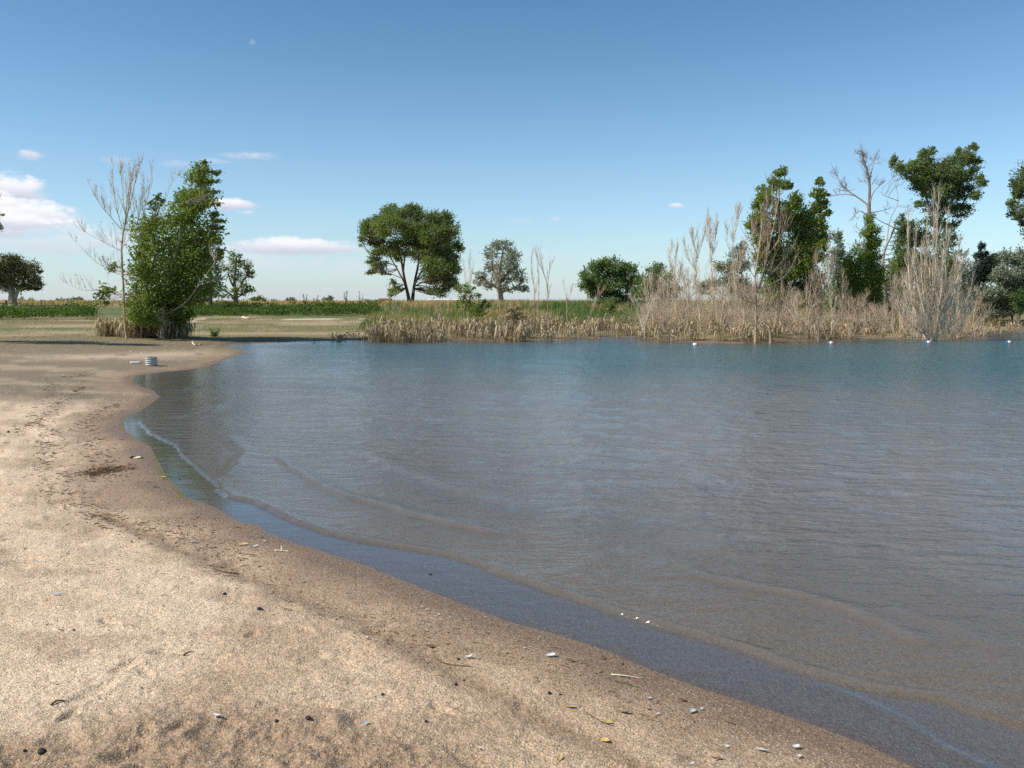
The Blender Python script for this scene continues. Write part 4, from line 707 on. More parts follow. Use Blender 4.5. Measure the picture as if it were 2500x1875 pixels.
# dead reeds, bent over
def reeds(name, label, N, x0, x1, y0, y1, s0, s1, pa, pb, hh, seed, mat='reed', cond=None):
    rg = np.random.default_rng(seed)
    x, y = scatter(N, x0, x1, y0, y1, rg); s = sdist(x, y); p_ = pxof(x, y)
    cl_ = fbm(x * 1.1, y * 1.1, 3, seed)
    m = (s > s0) & (s < s1) & (p_ > pa) & (p_ < pb) & (cl_ > rg.uniform(.45, .64, N))
    if cond is not None: m &= cond(x, y)
    x, y, s, cl_ = x[m], y[m], s[m], cl_[m]; n = len(x)
    nl = 7; hc = rg.uniform(.4, 1.1, n) * (.35 + 1.15 * cl_); x = np.repeat(x, nl) + rg.normal(size=n * nl) * .09; y = np.repeat(y, nl) + rg.normal(size=n * nl) * .09; s = np.repeat(s, nl); hc = np.repeat(hc, nl); n = n * nl
    z = np.minimum(macro(x, y, s), .3) - .03; h = hh * hc * rg.uniform(.55, 1.05, n)
    a = rg.uniform(0, 2 * np.pi, n); d = np.stack([np.cos(a), np.sin(a) * .8, np.zeros(n)], 1); b = np.stack([x, y, z], 1); up = np.array([[0, 0, 1.]])
    ln = rg.uniform(.05, .25, n)[:, None]; H_ = h[:, None]
    fold = rg.uniform(.08, .42, n)[:, None] * H_; drop = rg.uniform(.10, .85, n)[:, None] * H_
    p0 = b; p1 = b + up * H_ * .55 + d * H_ * ln * .4; p2 = b + up * H_ * .92 + d * H_ * ln; p3 = p2 + d * fold * .45 + up * .03 * H_; p4 = p2 + d * fold - up * drop * .5; p5 = p2 + d * fold * 1.15 - up * drop
    path = np.stack([p0, p1, p2, p3, p4, p5], 1) + rg.normal(size=(n, 6, 3)) * .015
    w_ = (rg.uniform(.012, .030, n)[:, None] * np.array([.35, .45, .8, 1.3, 1.1, .3])[None])
    side = unit(np.cross(d, up) + rg.normal(size=(n, 3)) * .5)
    parts = [ribbons(path, w_, side, np.clip(rg.random(n) * .8 + .1, 0, 1))]
    nk = n // 2; i = rg.integers(0, n, nk); n = nk; hs = hh * rg.uniform(.25, .85, n); bb = b[i] + rg.normal(size=(n, 3)) * np.array([[.15, .15, 0]])
    pp, rr_ = grow(bb, unit(np.array([[0, 0, 1.]]) + rg.normal(size=(n, 3)) * .22), hs, np.full(n, .006), np.zeros(n), 4, rg); st_ = tubes(pp, rr_, rg.random(n)); tag(npobj('reed_stalks', [st_], M['stick']), 'brown upright stalks between the ' + label[label.index('reeds'):], kind='stuff')
    return tag(npobj(name, parts, M[mat]), label, kind='stuff')
reeds('dead_reeds', 'tan bent-over dead reeds along the middle of the far shore', 2300, -9, 8, 37, 52, -.9, 7, 905, 1545, .80, 301)
reeds('dead_reeds', 'tangled tan dead reeds below the grey thicket on the right shore', 1250, 4, 20, 36, 54, -.9, 8, 1535, 2150, .74, 302)
reeds('dead_reeds', 'low flattened tan reeds at the right end of the far shore', 2400, 14, 40, 38, 66, -.4, 14, 2110, 2700, .42, 303)
bt = G(370, 824)
reeds('dead_reeds', 'drooping brown dead reeds around the foot of the leaning cottonwood', 620, bt.x - 2.6, bt.x + 1.5, bt.y - .8, bt.y + 1.4, .1, 60, 200, 520, .85, 304, cond=lambda x, y: (pxof(x, y) > 245) & (pxof(x, y) < 462))
reeds('dead_reeds', 'scattered stubble of reeds where the flats meet the water', 120, -9, -5, 37, 43, -.9, 1.5, 760, 930, .4, 305)
# grey brush thicket
rg = np.random.default_rng(310); x, y = scatter(290, 5, 24, 40, 57, rg); pp_ = pxof(x, y); s = sdist(x, y)
top = np.interp(pp_, [1545, 1600, 1680, 1780, 1880, 1960, 2060, 2150, 2280, 2380, 2420], [722, 690, 668, 672, 705, 725, 735, 725, 690, 705, 750]); z = macro(x, y, s)
h = np.clip((CAMZ + (735 - top) * y / F - z), .3, 3.2) * rg.uniform(.3, 1.15, len(x)); m = (s > -.6) & (pp_ > 1545) & (pp_ < 2420); x, y, z, h = x[m], y[m], z[m], h[m]
n = len(x); k = 8; b = np.repeat(np.stack([x, y, z], 1), k, 0); hb = np.repeat(h, k)
d = unit(np.array([[0, 0, 1.]]) + rg.normal(size=(n * k, 3)) * np.array([[.55, .55, .25]]))
p1, r1 = grow(b, d, hb * rg.uniform(.5, 1, n * k), np.full(n * k, .010), np.full(n * k, .1), 5, rg, .3); N2 = n * k * 3
p, t, f = along(p1, N2, rg, .2, 1); p2, r2 = grow(p, unit(t * .6 + rdir(N2, rg) * .8 + np.array([[0, 0, .25]])), rg.uniform(.2, .6, N2), np.full(N2, .0068), np.full(N2, .1), 4, rg, .3)
tag(npobj('dead_brush', [tubes(p1, r1, rg.random(n * k)), tubes(p2, r2, rg.random(N2))], M['dead_grey']), 'tangled grey bare brush behind the right-hand reeds', kind='stuff')
# bank grass behind the reeds, dry plain grass, short green grass on the flats
rg = np.random.default_rng(320)
x, y = scatter(46000, -14, 34, 45, 101, rg, lambda x, y: (pxof(x, y) > 870 + (y - 45) * 1.5) & (sdist(x, y) > 4)); gnz = fbm(x * .22, y * .16, 4, 321) + .12 * ((pxof(x, y) > 1350) & (pxof(x, y) < 1560)) - .10 * (pxof(x, y) > 1900); n = len(x)
mg = gnz > .47 + rg.uniform(-.1, .1, n); hh = rg.uniform(.35, .95, n) * np.interp(y, [45, 70, 100], [.75, 1, .9]); ww = rg.uniform(.008, .018, n) * np.interp(y, [45, 100], [1, 2.2])
blade_obj('green_grass', 'tall green grass on the bank behind the dead reeds', x[mg], y[mg], hh[mg], ww[mg], 'green_grass', rg)
blade_obj('dry_grass', 'dry straw-coloured grass mixed into the bank behind the reeds', x[~mg], y[~mg], hh[~mg], ww[~mg], 'dry_grass', rg)
x = rg.uniform(-1, 1, 42000); y = 96 + 170 * rg.random(42000) ** 1.6; x = x * y * .72; n = len(x)
blade_obj('dry_grass', 'golden dry grass covering the plain to the horizon', x, y, rg.uniform(.25, .6, n) * (.6 + .9 * fbm(x * .12, y * .08, 3, 322)), rg.uniform(.02, .045, n) * y / 110, 'dry_grass', rg)
x, y = scatter(60000, -55, 4, 33, 78, rg, lambda x, y: (pxof(x, y) < 930) & (pxof(x, y) > -200)); s = sdist(x, y); gnz = fbm(x * .12, y * .4, 5, 83); m = (s > .8) & (gnz > .5 + rg.uniform(-.12, .1, len(x))); x, y = x[m], y[m]; n = len(x)
blade_obj('short_grass', 'short green grass scattered over the mud flats', x, y, rg.uniform(.03, .11, n), rg.uniform(.006, .014, n) * y / 45, 'green_grass', rg, .6, k=3)
def weeds(name, label, nb, x0, x1, y0, y1, pa, pb, hh, seed, nl=46):
    rg = np.random.default_rng(seed); x, y = scatter(nb, x0, x1, y0, y1, rg, lambda x, y: (pxof(x, y) > pa) & (pxof(x, y) < pb)); z = hgt(x, y); n = len(x)
    hc = hh * rg.uniform(.45, 1.05, n) * (.2 + 1.5 * fbm(x * .22, y * .22, 4, seed)); ct = rg.random(n); i = np.repeat(np.arange(n), nl)
    pos = np.stack([x, y, z], 1)[i] + rg.normal(size=(n * nl, 3)) * np.array([[.30, .30, 0]]); pos[:, 2] += hc[i] * rg.uniform(.08, 1, n * nl) ** .7
    tag(npobj(name, [leaves(pos, .15, rg, .1 + .45 * ct[i] + .4 * rg.random(n * nl), 0, .75)], M['weed']), label, kind='stuff')
weeds('leafy_weeds', 'belt of leafy dark green weeds at the left edge of the flats', 420, -62, -33, 70, 82, -220, 232, 1.25, 331)
weeds('leafy_weeds', 'belt of leafy green weeds behind the pale sand lines', 620, -36, -11, 79, 93, 462, 930, .85, 332)
rg = np.random.default_rng(340); x, y = scatter(1500, -9.5, -2, 36.5, 42, rg, lambda x, y: (pxof(x, y) > 950) & (pxof(x, y) < 1100)); s = sdist(x, y); m = (s > -.7) & (s < .15); x, y = x[m], y[m]
blade_obj('water_weed', 'yellow green water weed at the edge of the reed bed', x, y, rg.uniform(.05, .2, len(x)), np.full(len(x), .012), 'algae', rg, .9, z=np.zeros(len(x)))
# ------------------------------------------------------------------ things on the beach and beyond
Zg = Z.reshape(NR, NT_)
def GZ(x, y):
    x = np.asarray(x, float); y = np.asarray(y, float)
    a = np.interp(np.arctan2(x, y), th, np.arange(NT_)); r = np.interp(np.hypot(x, y), rr, np.arange(NR))
    i = np.clip(r.astype(int), 0, NR - 2); j = np.clip(a.astype(int), 0, NT_ - 2); fr2 = r - i; fa = a - j
    return Zg[i, j] * (1 - fr2) * (1 - fa) + Zg[i + 1, j] * fr2 * (1 - fa) + Zg[i, j + 1] * (1 - fr2) * fa + Zg[i + 1, j + 1] * fr2 * fa
def spot(px, py):
    g = G(px, py); return Vector((g.x, g.y, float(GZ(g.x, g.y))))
M['drum'] = plain('pale_corrugated_metal', (.47, .48, .45), .6, .3, 30)
M['plastic'] = plain('clear_plastic', (.70, .74, .80), .2, .1, 60, .6)
M['white_paint'] = plain('white_float', (.85, .85, .85), .4, .05)
M['blue_paint'] = plain('blue_float_cap', (.03, .16, .42), .4, .1)
M['red_paint'] = plain('red_float_cap', (.55, .08, .05), .4, .1)
M['table'] = plain('weathered_dark_wood', (.075, .050, .042), .8, .3)
M['roof_grey'] = plain('grey_roof', (.42, .46, .52), .7, .1, 2); M['wall_white'] = plain('white_wall', (.78, .76, .72), .7, .08, 2); M['barn'] = plain('rusty_barn_boards', (.26, .13, .10), .8, .2, 2)
M['pebble'] = barkmat('sand_pebble', (.20, .125, .075), (.80, .62, .46), 60, .8, .1)
M['litter'] = barkmat('dry_twig_litter', (.030, .020, .012), (.20, .135, .075), 40, .9, .2)
# corrugated drum and bottle
b = spot(370, 893); u = b.y / F; rd = 14.5 * u; hd = 21 * u
r_ = empty('drum', b, 'short pale drum with corrugated sides standing on the sand spit', 'drum')
prof = []; nrib = 4
for i in range(nrib * 8 + 1):
    t = i / (nrib * 8); prof.append((rd * (1 - .15 * (.5 - .5 * math.cos(t * nrib * 2 * math.pi)) ** .7 if True else 0), t * hd))
prof = [(rd * (.80 + .20 * abs(math.sin(math.pi * nrib * z / hd)) ** .8), z) for r, z in prof]
m = MB(); m.lathe(prof + [(rd * .80, hd), (rd * .80, hd * .25)], 40, caps=(True, True)); m.build('body', M['drum'], r_, None, True)
m = MB(); m.lathe([(rd * .84, hd - .004), (rd * .96, hd - .002), (rd * .96, hd + .008), (rd * .80, hd + .008)], 40, caps=(False, False)); m.build('rim', M['drum'], r_)
b = spot(331, 888); r_ = empty('plastic_bottle', b + Vector((0, 0, .03)), 'crushed clear plastic bottle lying on the sand left of the drum', 'bottle'); r_.rotation_euler = (0, R(90), R(8))
m = MB(); m.lathe([(.005, -.13), (.034, -.128), (.038, -.10), (.030, -.06), (.037, -.03), (.026, .02), (.036, .06), (.03, .09), (.013, .125), (.013, .14)], 14); m.build('body', M['plastic'], r_, None, True)
m = MB(); m.lathe([(.016, .14), (.016, .165)], 12); m.build('cap', M['blue_paint'], r_)
# swim-line buoys
proto = None
for i, (px, py, lb, rz) in enumerate(((1696, 843, 'white swim-line float nearest the middle, below the white spires', 170), (2028, 839, 'white swim-line float in front of the pale broken stump', 180), (2266, 837, 'white swim-line float in front of the dead broom bush', 175), (2463, 837, 'white swim-line float nearest the right edge', 185))):
    x, y = W0(px, py)
    if proto is None:
        proto = empty('float_buoy', (x, y, .02), lb, 'buoy', 'swim-line floats on the lake'); kids = []
        q_ = [(math.sin(t) * .075 * (1 if .5 < t < 2.6 else .95), -math.cos(t) * .10) for t in np.linspace(.02, math.pi - .02, 14)]
        m = MB(); m.lathe(q_, 16); kids.append(m.build('float_body', M['white_paint'], proto, None, True))
        m = MB(); m.lathe([(.045, .082), (.062, .07), (.066, .085), (.05, .125), (.02, .135)], 14); kids.append(m.build('end_cap', M['blue_paint'], proto, None, True))
        m = MB(); m.lathe([(.02, -.13), (.05, -.118), (.060, -.085), (.045, -.082)], 14); kids.append(m.build('end_cap', M['red_paint'], proto, None, True)); o = proto
    else:
        o = proto.copy(); COL.objects.link(o); o.location = (x, y, .02); o['label'] = lb
        for k_ in kids: c_ = k_.copy(); COL.objects.link(c_); c_.parent = o
    o.rotation_euler = (0, R(90), R(rz))
# picnic table at the left edge, far away
x0 = P(2, 735, 92).x; b = Vector((x0, 92, H(x0, 92)))
r_ = empty('picnic_table', b, 'dark picnic table under the round tree, half cut off by the left edge', 'table')
m = MB(); [m.box(-.75, .75, -.38 + k * .155, -.245 + k * .155, .76, .80) for k in range(5)]; m.build('table_top', M['table'], r_)
for s_ in (-1, 1): m = MB(); m.box(-.85, .85, s_ * .72 - .13, s_ * .72 + .13, .42, .46); m.build('bench', M['table'], r_)
for s_ in (-1, 1):
    m = MB(); m.box(s_ * .55 - .05, s_ * .55 + .05, -.06, .06, 0, .757); m.box(s_ * .55 - .045, s_ * .55 + .045, -.8, .8, .36, .417); m.build('leg', M['table'], r_)
# bird over the plain
b = P(797, 709, 180); r_ = empty('bird', b, 'small white bird flying low over the horizon', 'bird'); r_.rotation_euler = (R(15), 0, R(20))
m = MB(); m.tube([Vector(v) for v in ((-.24, 0, -.01), (-.16, 0, 0), (-.05, 0, 0), (.08, 0, .01), (.17, 0, .03), (.22, 0, .03), (.27, 0, .02))], [.03, .05, .075, .07, .04, .045, .008], 8); m.build('body', M['white_paint'], r_, None, True)
for s_ in (-1, 1):
    m = MB(); sec = [(0, .10, -.10, 0), (.22, .13, -.06, .10), (.42, .08, -.04, .12), (.66, -.06, -.10, .06)]
    for yy, a_, c_, zz in sec: m.v += [Vector((a_, s_ * yy, zz + .02)), Vector((c_, s_ * yy, zz + .02)), Vector((a_, s_ * yy, zz)), Vector((c_, s_ * yy, zz))]; m.t += [.5] * 4
    for k in range(3):
        q_ = k * 4; m.f += [(q_, q_ + 1, q_ + 5, q_ + 4), (q_ + 2, q_ + 6, q_ + 7, q_ + 3), (q_, q_ + 4, q_ + 6, q_ + 2), (q_ + 1, q_ + 3, q_ + 7, q_ + 5)]
    m.f += [(0, 2, 3, 1), (12, 13, 15, 14)]; m.build('wing', M['white_paint'], r_)
# far buildings on the horizon
for px0, px1, py, Yd, wm, rm, lb in ((1046, 1128, 731, 420, 'wall_white', 'wall_white', 'long low white shed on the horizon behind the umbrella-shaped tree'), (1142, 1292, 730, 430, 'wall_white', 'roof_grey', 'long low grey-roofed shed on the horizon behind the domed tree'), (924, 951, 729, 300, 'barn', 'barn', 'small rusty brown barn on the horizon left of the umbrella-shaped tree')):
    a = P(px0, 735, Yd); c_ = P(px1, 735, Yd); z0 = H((a.x + c_.x) / 2, Yd); tp = P(px0, py, Yd).z
    hw = max(tp - z0 - .5, .6); r_ = empty('shed', ((a.x + c_.x) / 2, Yd, z0), lb, 'building', 'farm sheds on the horizon'); L2 = (c_.x - a.x) / 2
    m = MB(); m.box(-L2, L2, 0, 6, -.3, hw); m.build('wall', M[wm], r_)
    m = MB(); v = [(-L2 - .3, -.4, hw + .003), (L2 + .3, -.4, hw + .003), (L2 + .3, 6.4, hw + .003), (-L2 - .3, 6.4, hw + .003), (-L2 - .3, 3, hw + .55), (L2 + .3, 3, hw + .55)]
    m.v = [Vector(q_) for q_ in v]; m.t = [.5] * 6; m.f = [(0, 1, 5, 4), (2, 3, 4, 5), (0, 4, 3), (1, 2, 5), (3, 2, 1, 0)]; m.build('roof', M[rm], r_)
for px, py, Yd, hh_, lb in ((100, 742, 104, .55, 'short dark fence post standing in the dry grass behind the left weeds'), (141, 738, 130, .7, 'dark fence post beside the low blue-green bush on the left horizon')):
    x0 = P(px, 735, Yd).x; z0 = H(x0, Yd); r_ = MB(); r_.tube([Vector((0, 0, -.1)), Vector((.01, 0, hh_ * .6)), Vector((.0, 0, hh_))], [.07, .065, .05], 7)
    o = r_.build('fence_post', M['stick'], None, (x0, Yd, z0)); tag(o, lb, 'post')
x0 = P(2231, 735, 43.5).x; zt = P(2231, 684, 43.5).z; z0 = H(x0, 43.5); r_ = empty('marker_post', (x0, 43.5, z0), 'thin post with a short white top standing inside the dead broom bush', 'post')
m = MB(); m.lathe([(.035, -.1), (.035, zt - z0 - .4)], 8); m.build('pole', M['dead_grey'], r_); m = MB(); m.lathe([(.036, zt - z0 - .42), (.04, zt - z0 - .40), (.04, zt - z0 - .12), (.02, zt - z0 - .10)], 10); m.build('white_top', M['white_paint'], r_)
# pale logs
def twiglog(name, pts, r0, lab, cat, mat, fork=None, group=None):
    V_ = []
    for q_ in pts: s_ = spot(q_[0], q_[1]); s_.z += r0 * .8 + (q_[2] if len(q_) > 2 else 0); V_.append(s_)
    b = V_[0].copy(); m = MB(b); sp_ = spline(V_, 3); m.tube(sp_, [r0 * (1 - .55 * i / (len(sp_) - 1)) for i in range(len(sp_))], 6)
    o = m.build(name, M[mat], None, b, True); tag(o, lab, cat, group)
    return o
twiglog('log', ((592, 777), (602, 779), (614, 779)), .10, 'pale log lying on the upper white sand line across the flats', 'log', 'dead_white')
twiglog('driftwood', ((470, 841, .06), (476, 845), (484, 844)), .035, 'bleached crooked driftwood on the mud above the sand spit', 'driftwood', 'dead_white')
twiglog('driftwood', ((487, 843), (491, 841, .03)), .03, 'short bleached driftwood stub right of the crooked piece above the sand spit', 'driftwood', 'dead_white')
# feathers
def feather(px, py, ln, lab, grey=False, az=0., curl=.35, group='feathers dropped along the beach'):
    ln *= .62
    b = spot(px, py); rg = np.random.default_rng(int(px * 7 + py)); n = 9; vs, fs_, ts = [], [], []
    root = empty('feather', b + Vector((0, 0, .004)), lab, 'feather', group); root.rotation_euler = (R(rg.uniform(-15, 15)), R(rg.uniform(-8, 8)), az)
    mb = MB(); c0 = []
    for i in range(n):
        t = i / (n - 1); w_ = ln * .20 * math.sin(math.pi * min(1, .12 + .9 * t)) ** .7 * (1 if t < .9 else .7); x = (t - .5) * ln; z = curl * ln * (t - .35) ** 2 + .003; yy = .12 * ln * t * t
        for s_, k in ((-1, 1), (-.5, .7), (0, 0), (.5, .7), (1, 1)): mb.v.append(Vector((x - abs(s_) * ln * .08 + rg.normal() * ln * .02 * abs(s_), yy + s_ * w_, z + k * w_ * .55))); mb.t.append(.5)
        c0.append(Vector((x, yy, z - .001)))
    for i in range(n - 1):
        for k in range(4): a = i * 5 + k; mb.f.append((a, a + 1, a + 6, a + 5))
    mb.build('vane', M['feather_grey' if grey else 'feather'], root, None, True)
    q2 = [c0[0] + Vector((-ln * .25, -.02 * ln, 0))] + c0; m = MB(); m.tube(q2, [ln * .012 * (1 - .7 * i / n) for i in range(n + 1)], 5); m.build('quill', M['feather'], root)
FE = ((1028, 1485, .04, 'small ruffled white feather, left of the pair halfway down the damp sand edge'), (1044, 1492, .05, 'bright white feather, right of the pair halfway down the damp sand edge'), (1068, 1503, .04, 'flat white feather just right of the bright pair on the damp sand edge'), (1096, 1510, .03, 'tiny bluish white feather third along to the right of the bright pair'),
      (1146, 1605, .07, 'long flat white feather in the pale sand beside the brown dragged track'), (1341, 1603, .09, 'upright fluffy white feather with a tail near the waterline in the lower middle'), (1282, 1585, .03, 'tiny pinkish white feather left of the upright fluffy one'), (1579, 1708, .06, 'thin upright white feather below the long white straw'), (1685, 1740, .085, 'largest fluffy white feather close to the waterline at lower right'),
      (1709, 1734, .045, 'little white tuft touching the right side of the largest fluffy feather'), (1607, 1746, .035, 'curled white feather left of the largest fluffy feather'), (1862, 1838, .075, 'curved sickle-shaped white feather near the bottom right of the sand'), (1938, 1829, .07, 'fluffy white feather nearest the water at the bottom right'), (1948, 1853, .05, 'flat translucent white feather below the fluffy one at the bottom right'),
      (1771, 1825, .04, 'small faint white feather left of the sickle-shaped one'), (1690, 1868, .05, 'white feather on the bottom edge of the view'), (1170, 1830, .04, 'pinkish white feather standing in the sand near the bottom middle'), (893, 1558, .035, 'small white feather at the edge of the brown dragged track'), (1186, 1510, .03, 'tiny white feather alone on damp sand above the teal pair'),
      (394, 1229, .05, 'forked white feather on the damp sand beside the bend of the shore'), (369, 1273, .055, 'crumpled white feather on the wrack line at the left'), (532, 1318, .05, 'pointed white feather on damp sand right of the grey down'), (626, 1336, .075, 'flat white feather beside the twig cross at the water edge'), (645, 1323, .05, 'slim white feather just above the flat one by the twig cross'),
      (29, 1210, .05, 'white feather on pale sand near the left edge'), (83, 1215, .04, 'second white feather in from the left edge on pale sand'), (140, 1455, .09, 'curled white feather ring in the pale sand at the left'), (529, 1752, .07, 'wispy cream feather just above the dark clods at the bottom'), (1240, 1530, .03, 'speck of white down midway to the water from the teal pair'), (250, 1110, .04, 'white feather left of the dark litter patch'))
for px, py, ln, lb in FE: feather(px, py, ln, lb, False, random.uniform(-.6, .6) + (0 if random.random() < .5 else math.pi), random.uniform(.3, .9))
for px, py, ln, lb in ((1144, 1526, .035, 'teal-grey feather, upper of the pair on the damp sand'), (1157, 1536, .035, 'teal-grey feather, lower of the pair on the damp sand'), (474, 1327, .09, 'large tuft of grey down on the wrack line'), (278, 1278, .07, 'grey feather at the turn of the wrack line'), (412, 1299, .06, 'grey green feather beside the crumpled white one on the wrack line'), (155, 1069, .08, 'grey feather in the upper wrack at the left'), (575, 1393, .05, 'grey feather on a fine twig above the pale sand'), (88, 1372, .06, 'pale grey feather half buried in sand at the left'), (893, 1765, .06, 'grey feather at the rim of the dark damp soil')):
    feather(px, py, ln, lb, True, random.uniform(-.6, .6), .4)
# stones
def stone(px, py, rad, lab, flat=.7):
    rad *= .62
    b = spot(px, py); rg = np.random.default_rng(int(px + 3 * py)); m = MB(); prof = [(rad * math.sin(t), -rad * flat * math.cos(t)) for t in np.linspace(.06, math.pi - .06, 8)]; m.lathe(prof, 12)
    ph = rg.uniform(0, 6, 4)
    for v in m.v:
        q_ = math.atan2(v.y, v.x); k = 1 + .14 * math.sin(2 * q_ + ph[0] + v.z / rad) + .10 * math.sin(3 * q_ + ph[1] + 2 * v.z / rad) + .05 * math.sin(5 * q_ + ph[2]); v.x *= k * 1.15; v.y *= k * .9; v.z *= 1 + .12 * math.sin(q_ + ph[3])
    o = m.build('stone', M['stone'], None, b + Vector((0, 0, rad * flat * .6)), True); o.rotation_euler = (0, 0, rg.uniform(0, 6)); tag(o, lab, 'stone', 'dark stones on the sand')
for px, py, r0, lb in ((548, 1450, .016, 'round black stone on pale sand, upper of the two alone left of centre'), (633, 1487, .019, 'black half-moon stone on pale sand, lower of the two alone left of centre'), (102, 1834, .026, 'large black stone at the bottom left corner'), (753, 1764, .018, 'round black stone on top of the dark clods'), (675, 1764, .014, 'small dark stone left of the round one above the clods'), (60, 1828, .011, 'tiny dark stone left of the large one at the bottom left'),
                       (1341, 1691, .015, 'shiny dark stone in pale sand right of the dragged track'), (1368, 1694, .010, 'small brown stone right of the shiny dark one'), (1119, 1608, .012, 'black stone beside the long flat feather'), (1113, 1667, .014, 'dark purple stone inside the dragged track'), (1132, 1655, .008, 'pea-sized dark stone up and right of the purple one'), (1040, 1765, .012, 'dark stone alone in the lower middle of the sand'), (934, 1697, .011, 'black stone on the mottled sand left of the dragged track'), (1521, 1622, .010, 'grey stone at the very edge of the water'), (1051, 1404, .015, 'black stone lying in the shallow film of water'), (438, 1172, .012, 'small black stone near the bend of the shore'), (640, 1313, .012, 'black stone at the water edge above the twig cross'), (20, 1054, .03, 'brown stone on the pale sand at the left edge'), (180, 1540, .011, 'small dark stone in the middle of the left sand')):
    stone(px, py, r0, lb)
# dry leaves
def dleaf(px, py, ln, lab, mat, az):
    ln *= .72
    b = spot(px, py); rg = np.random.default_rng(int(px * 3 + py)); m = MB(); n = 7
    for i in range(n):
        t = i / (n - 1); w_ = ln * .26 * math.sin(math.pi * (.06 + .92 * t)) ** .8
        for s_ in (-1, 0, 1): m.v.append(Vector(((t - .5) * ln, s_ * w_, .004 + ln * .25 * (t - .5) ** 2 + abs(s_) * w_ * .35 + rg.normal() * .001))); m.t.append(.5)
    for i in range(n - 1):
        for k in range(2): a = i * 3 + k; m.f.append((a, a + 1, a + 4, a + 3))
    m.tube([Vector((-.5 * ln, 0, .006 + ln * .06)), Vector((-.68 * ln, .02 * ln, .012)), Vector((-.85 * ln, .06 * ln, .006))], [.0012, .001, .0008], 4)
    o = m.build('dry_leaf', M[mat], None, b + Vector((0, 0, .002)), True); o.rotation_euler = (R(rg.uniform(-20, 20)), R(rg.uniform(-15, 15)), az); tag(o, lab, 'leaf', 'dry leaves on the beach')
for px, py, ln, lb, mt, az in ((1052, 1580, .07, 'long brown leaf lying in the upper dragged track', 'brown_leaf', .1), (1396, 1616, .05, 'curled brown leaf right of the upright fluffy feather', 'brown_leaf', .6), (1473, 1608, .045, 'orange brown leaf nearest the water in the lower middle', 'brown_leaf', 1.4), (1528, 1742, .06, 'brown leaf below the thin upright feather', 'brown_leaf', -.3), (1483, 1763, .06, 'pale yellow leaf beside the end of the pale sand', 'dry_leaf', -.2), (1478, 1808, .06, 'yellow leaf lying on the smooth brown track', 'dry_leaf', -.8), (1365, 1852, .05, 'yellow leaf near the bottom edge at the track', 'dry_leaf', 1.2), (1394, 1728, .06, 'yellow leaf with a twig in the pale sand right of the track', 'dry_leaf', 0.), (1667, 1712, .05, 'red brown leaf above the largest fluffy feather', 'brown_leaf', .3),
                               (398, 1166, .08, 'yellow leaf at the water edge by the bend of the shore', 'dry_leaf', 0.), (595, 1331, .09, 'broad yellow leaf above the flat feather by the twig cross', 'dry_leaf', .2), (697, 1488, .05, 'cream leaf on the dragged track, upper middle', 'dry_leaf', .3), (335, 1119, .12, 'pale flat leaf on the damp sand right of the litter patch', 'straw', .1), (1582, 1733, .04, 'orange leaf at the right of the thin upright feather', 'brown_leaf', .4), (1752, 1858, .05, 'brown leaf at the bottom edge left of the sickle-shaped feather', 'brown_leaf', .2)):
    dleaf(px, py, ln, lb, mt, az)
for pts, r0, lb, mt, nm in ((((125, 1726), (140, 1718, .004), (160, 1715)), .005, 'curved strip of dark bark in the lower left sand', 'stick', 'bark_strip'), (((448, 1600), (460, 1595, .008), (474, 1592)), .005, 'thin curved bark strip in the middle of the pale sand', 'stick', 'bark_strip'), (((1492, 1648), (1530, 1654, .006), (1568, 1658)), .0035, 'long white straw lying near the waterline', 'straw', 'straw'), (((1500, 1663), (1535, 1672), (1566, 1682)), .003, 'thin green straw just below the long white one', 'weed', 'straw'),
                            (((670, 1346), (690, 1346), (706, 1348)), .007, 'yellow twig lying flat at the water edge, crossed by a short upright one', 'straw', 'twig'), (((688, 1347), (687, 1341, .022)), .006, 'short upright yellow twig on the flat one at the water edge', 'straw', 'twig'), (((318, 1119), (333, 1116), (350, 1120)), .012, 'dark stick on the damp sand by the bend of the shore', 'stick', 'stick'), (((520, 1385), (545, 1392), (580, 1394)), .006, 'thin brown twig along the top of the dragged track', 'stick', 'stick'), (((1366, 1624), (1392, 1632)), .003, 'fine dark twig below the curled brown leaf', 'stick', 'stick'), (((1770, 1760), (1796, 1770)), .005, 'dark twig on damp sand right of the largest feather', 'stick', 'stick'), (((1060, 1600), (1090, 1616), (1150, 1624)), .004, 'crooked dark twig by the long flat feather', 'stick', 'stick'), (((1432, 1740), (1470, 1762), (1500, 1772)), .003, 'thin dark stalk reaching to the pale yellow leaf', 'stick', 'stick')):
    twiglog(nm, pts, r0, lb, nm.replace('_', ' '), mt, None, 'twigs and straws on the beach')
# litter along the wrack lines, pebbles, shell bits
rg = np.random.default_rng(400); LT = [(((195, 945), (180, 963), (137, 988), (101, 1024), (87, 1035), (119, 1060), (110, 1110), (127, 1180), (188, 1230), (235, 1256), (271, 1277), (362, 1295), (452, 1321), (542, 1379), (700, 1440), (880, 1520), (1060, 1600)), 1100, .10), (((110, 930), (130, 945), (120, 970), (70, 1010), (50, 1060)), 160, .12), (((290, 985), (240, 1010), (200, 1040), (215, 1090), (250, 1140), (260, 1170)), 420, .16),
      (((215, 1155), (250, 1150), (300, 1145)), 330, .12), (((250, 905), (200, 918), (120, 925)), 120, .2), (((420, 1270), (520, 1320), (640, 1370)), 160, .14), (((900, 1480), (1100, 1550), (1300, 1600), (1500, 1690), (1700, 1790)), 260, .14)]
pos = []
for pl, n, sg_ in LT:
    pw = np.array([tuple(G(*q_)[:2]) for q_ in pl]); i = rg.integers(0, len(pw) - 1, n); t = rg.random(n)[:, None]
    pos.append(pw[i] * (1 - t) + pw[i + 1] * t + rg.normal(size=(n, 2)) * sg_ * np.array([[.6, 1.2]]))
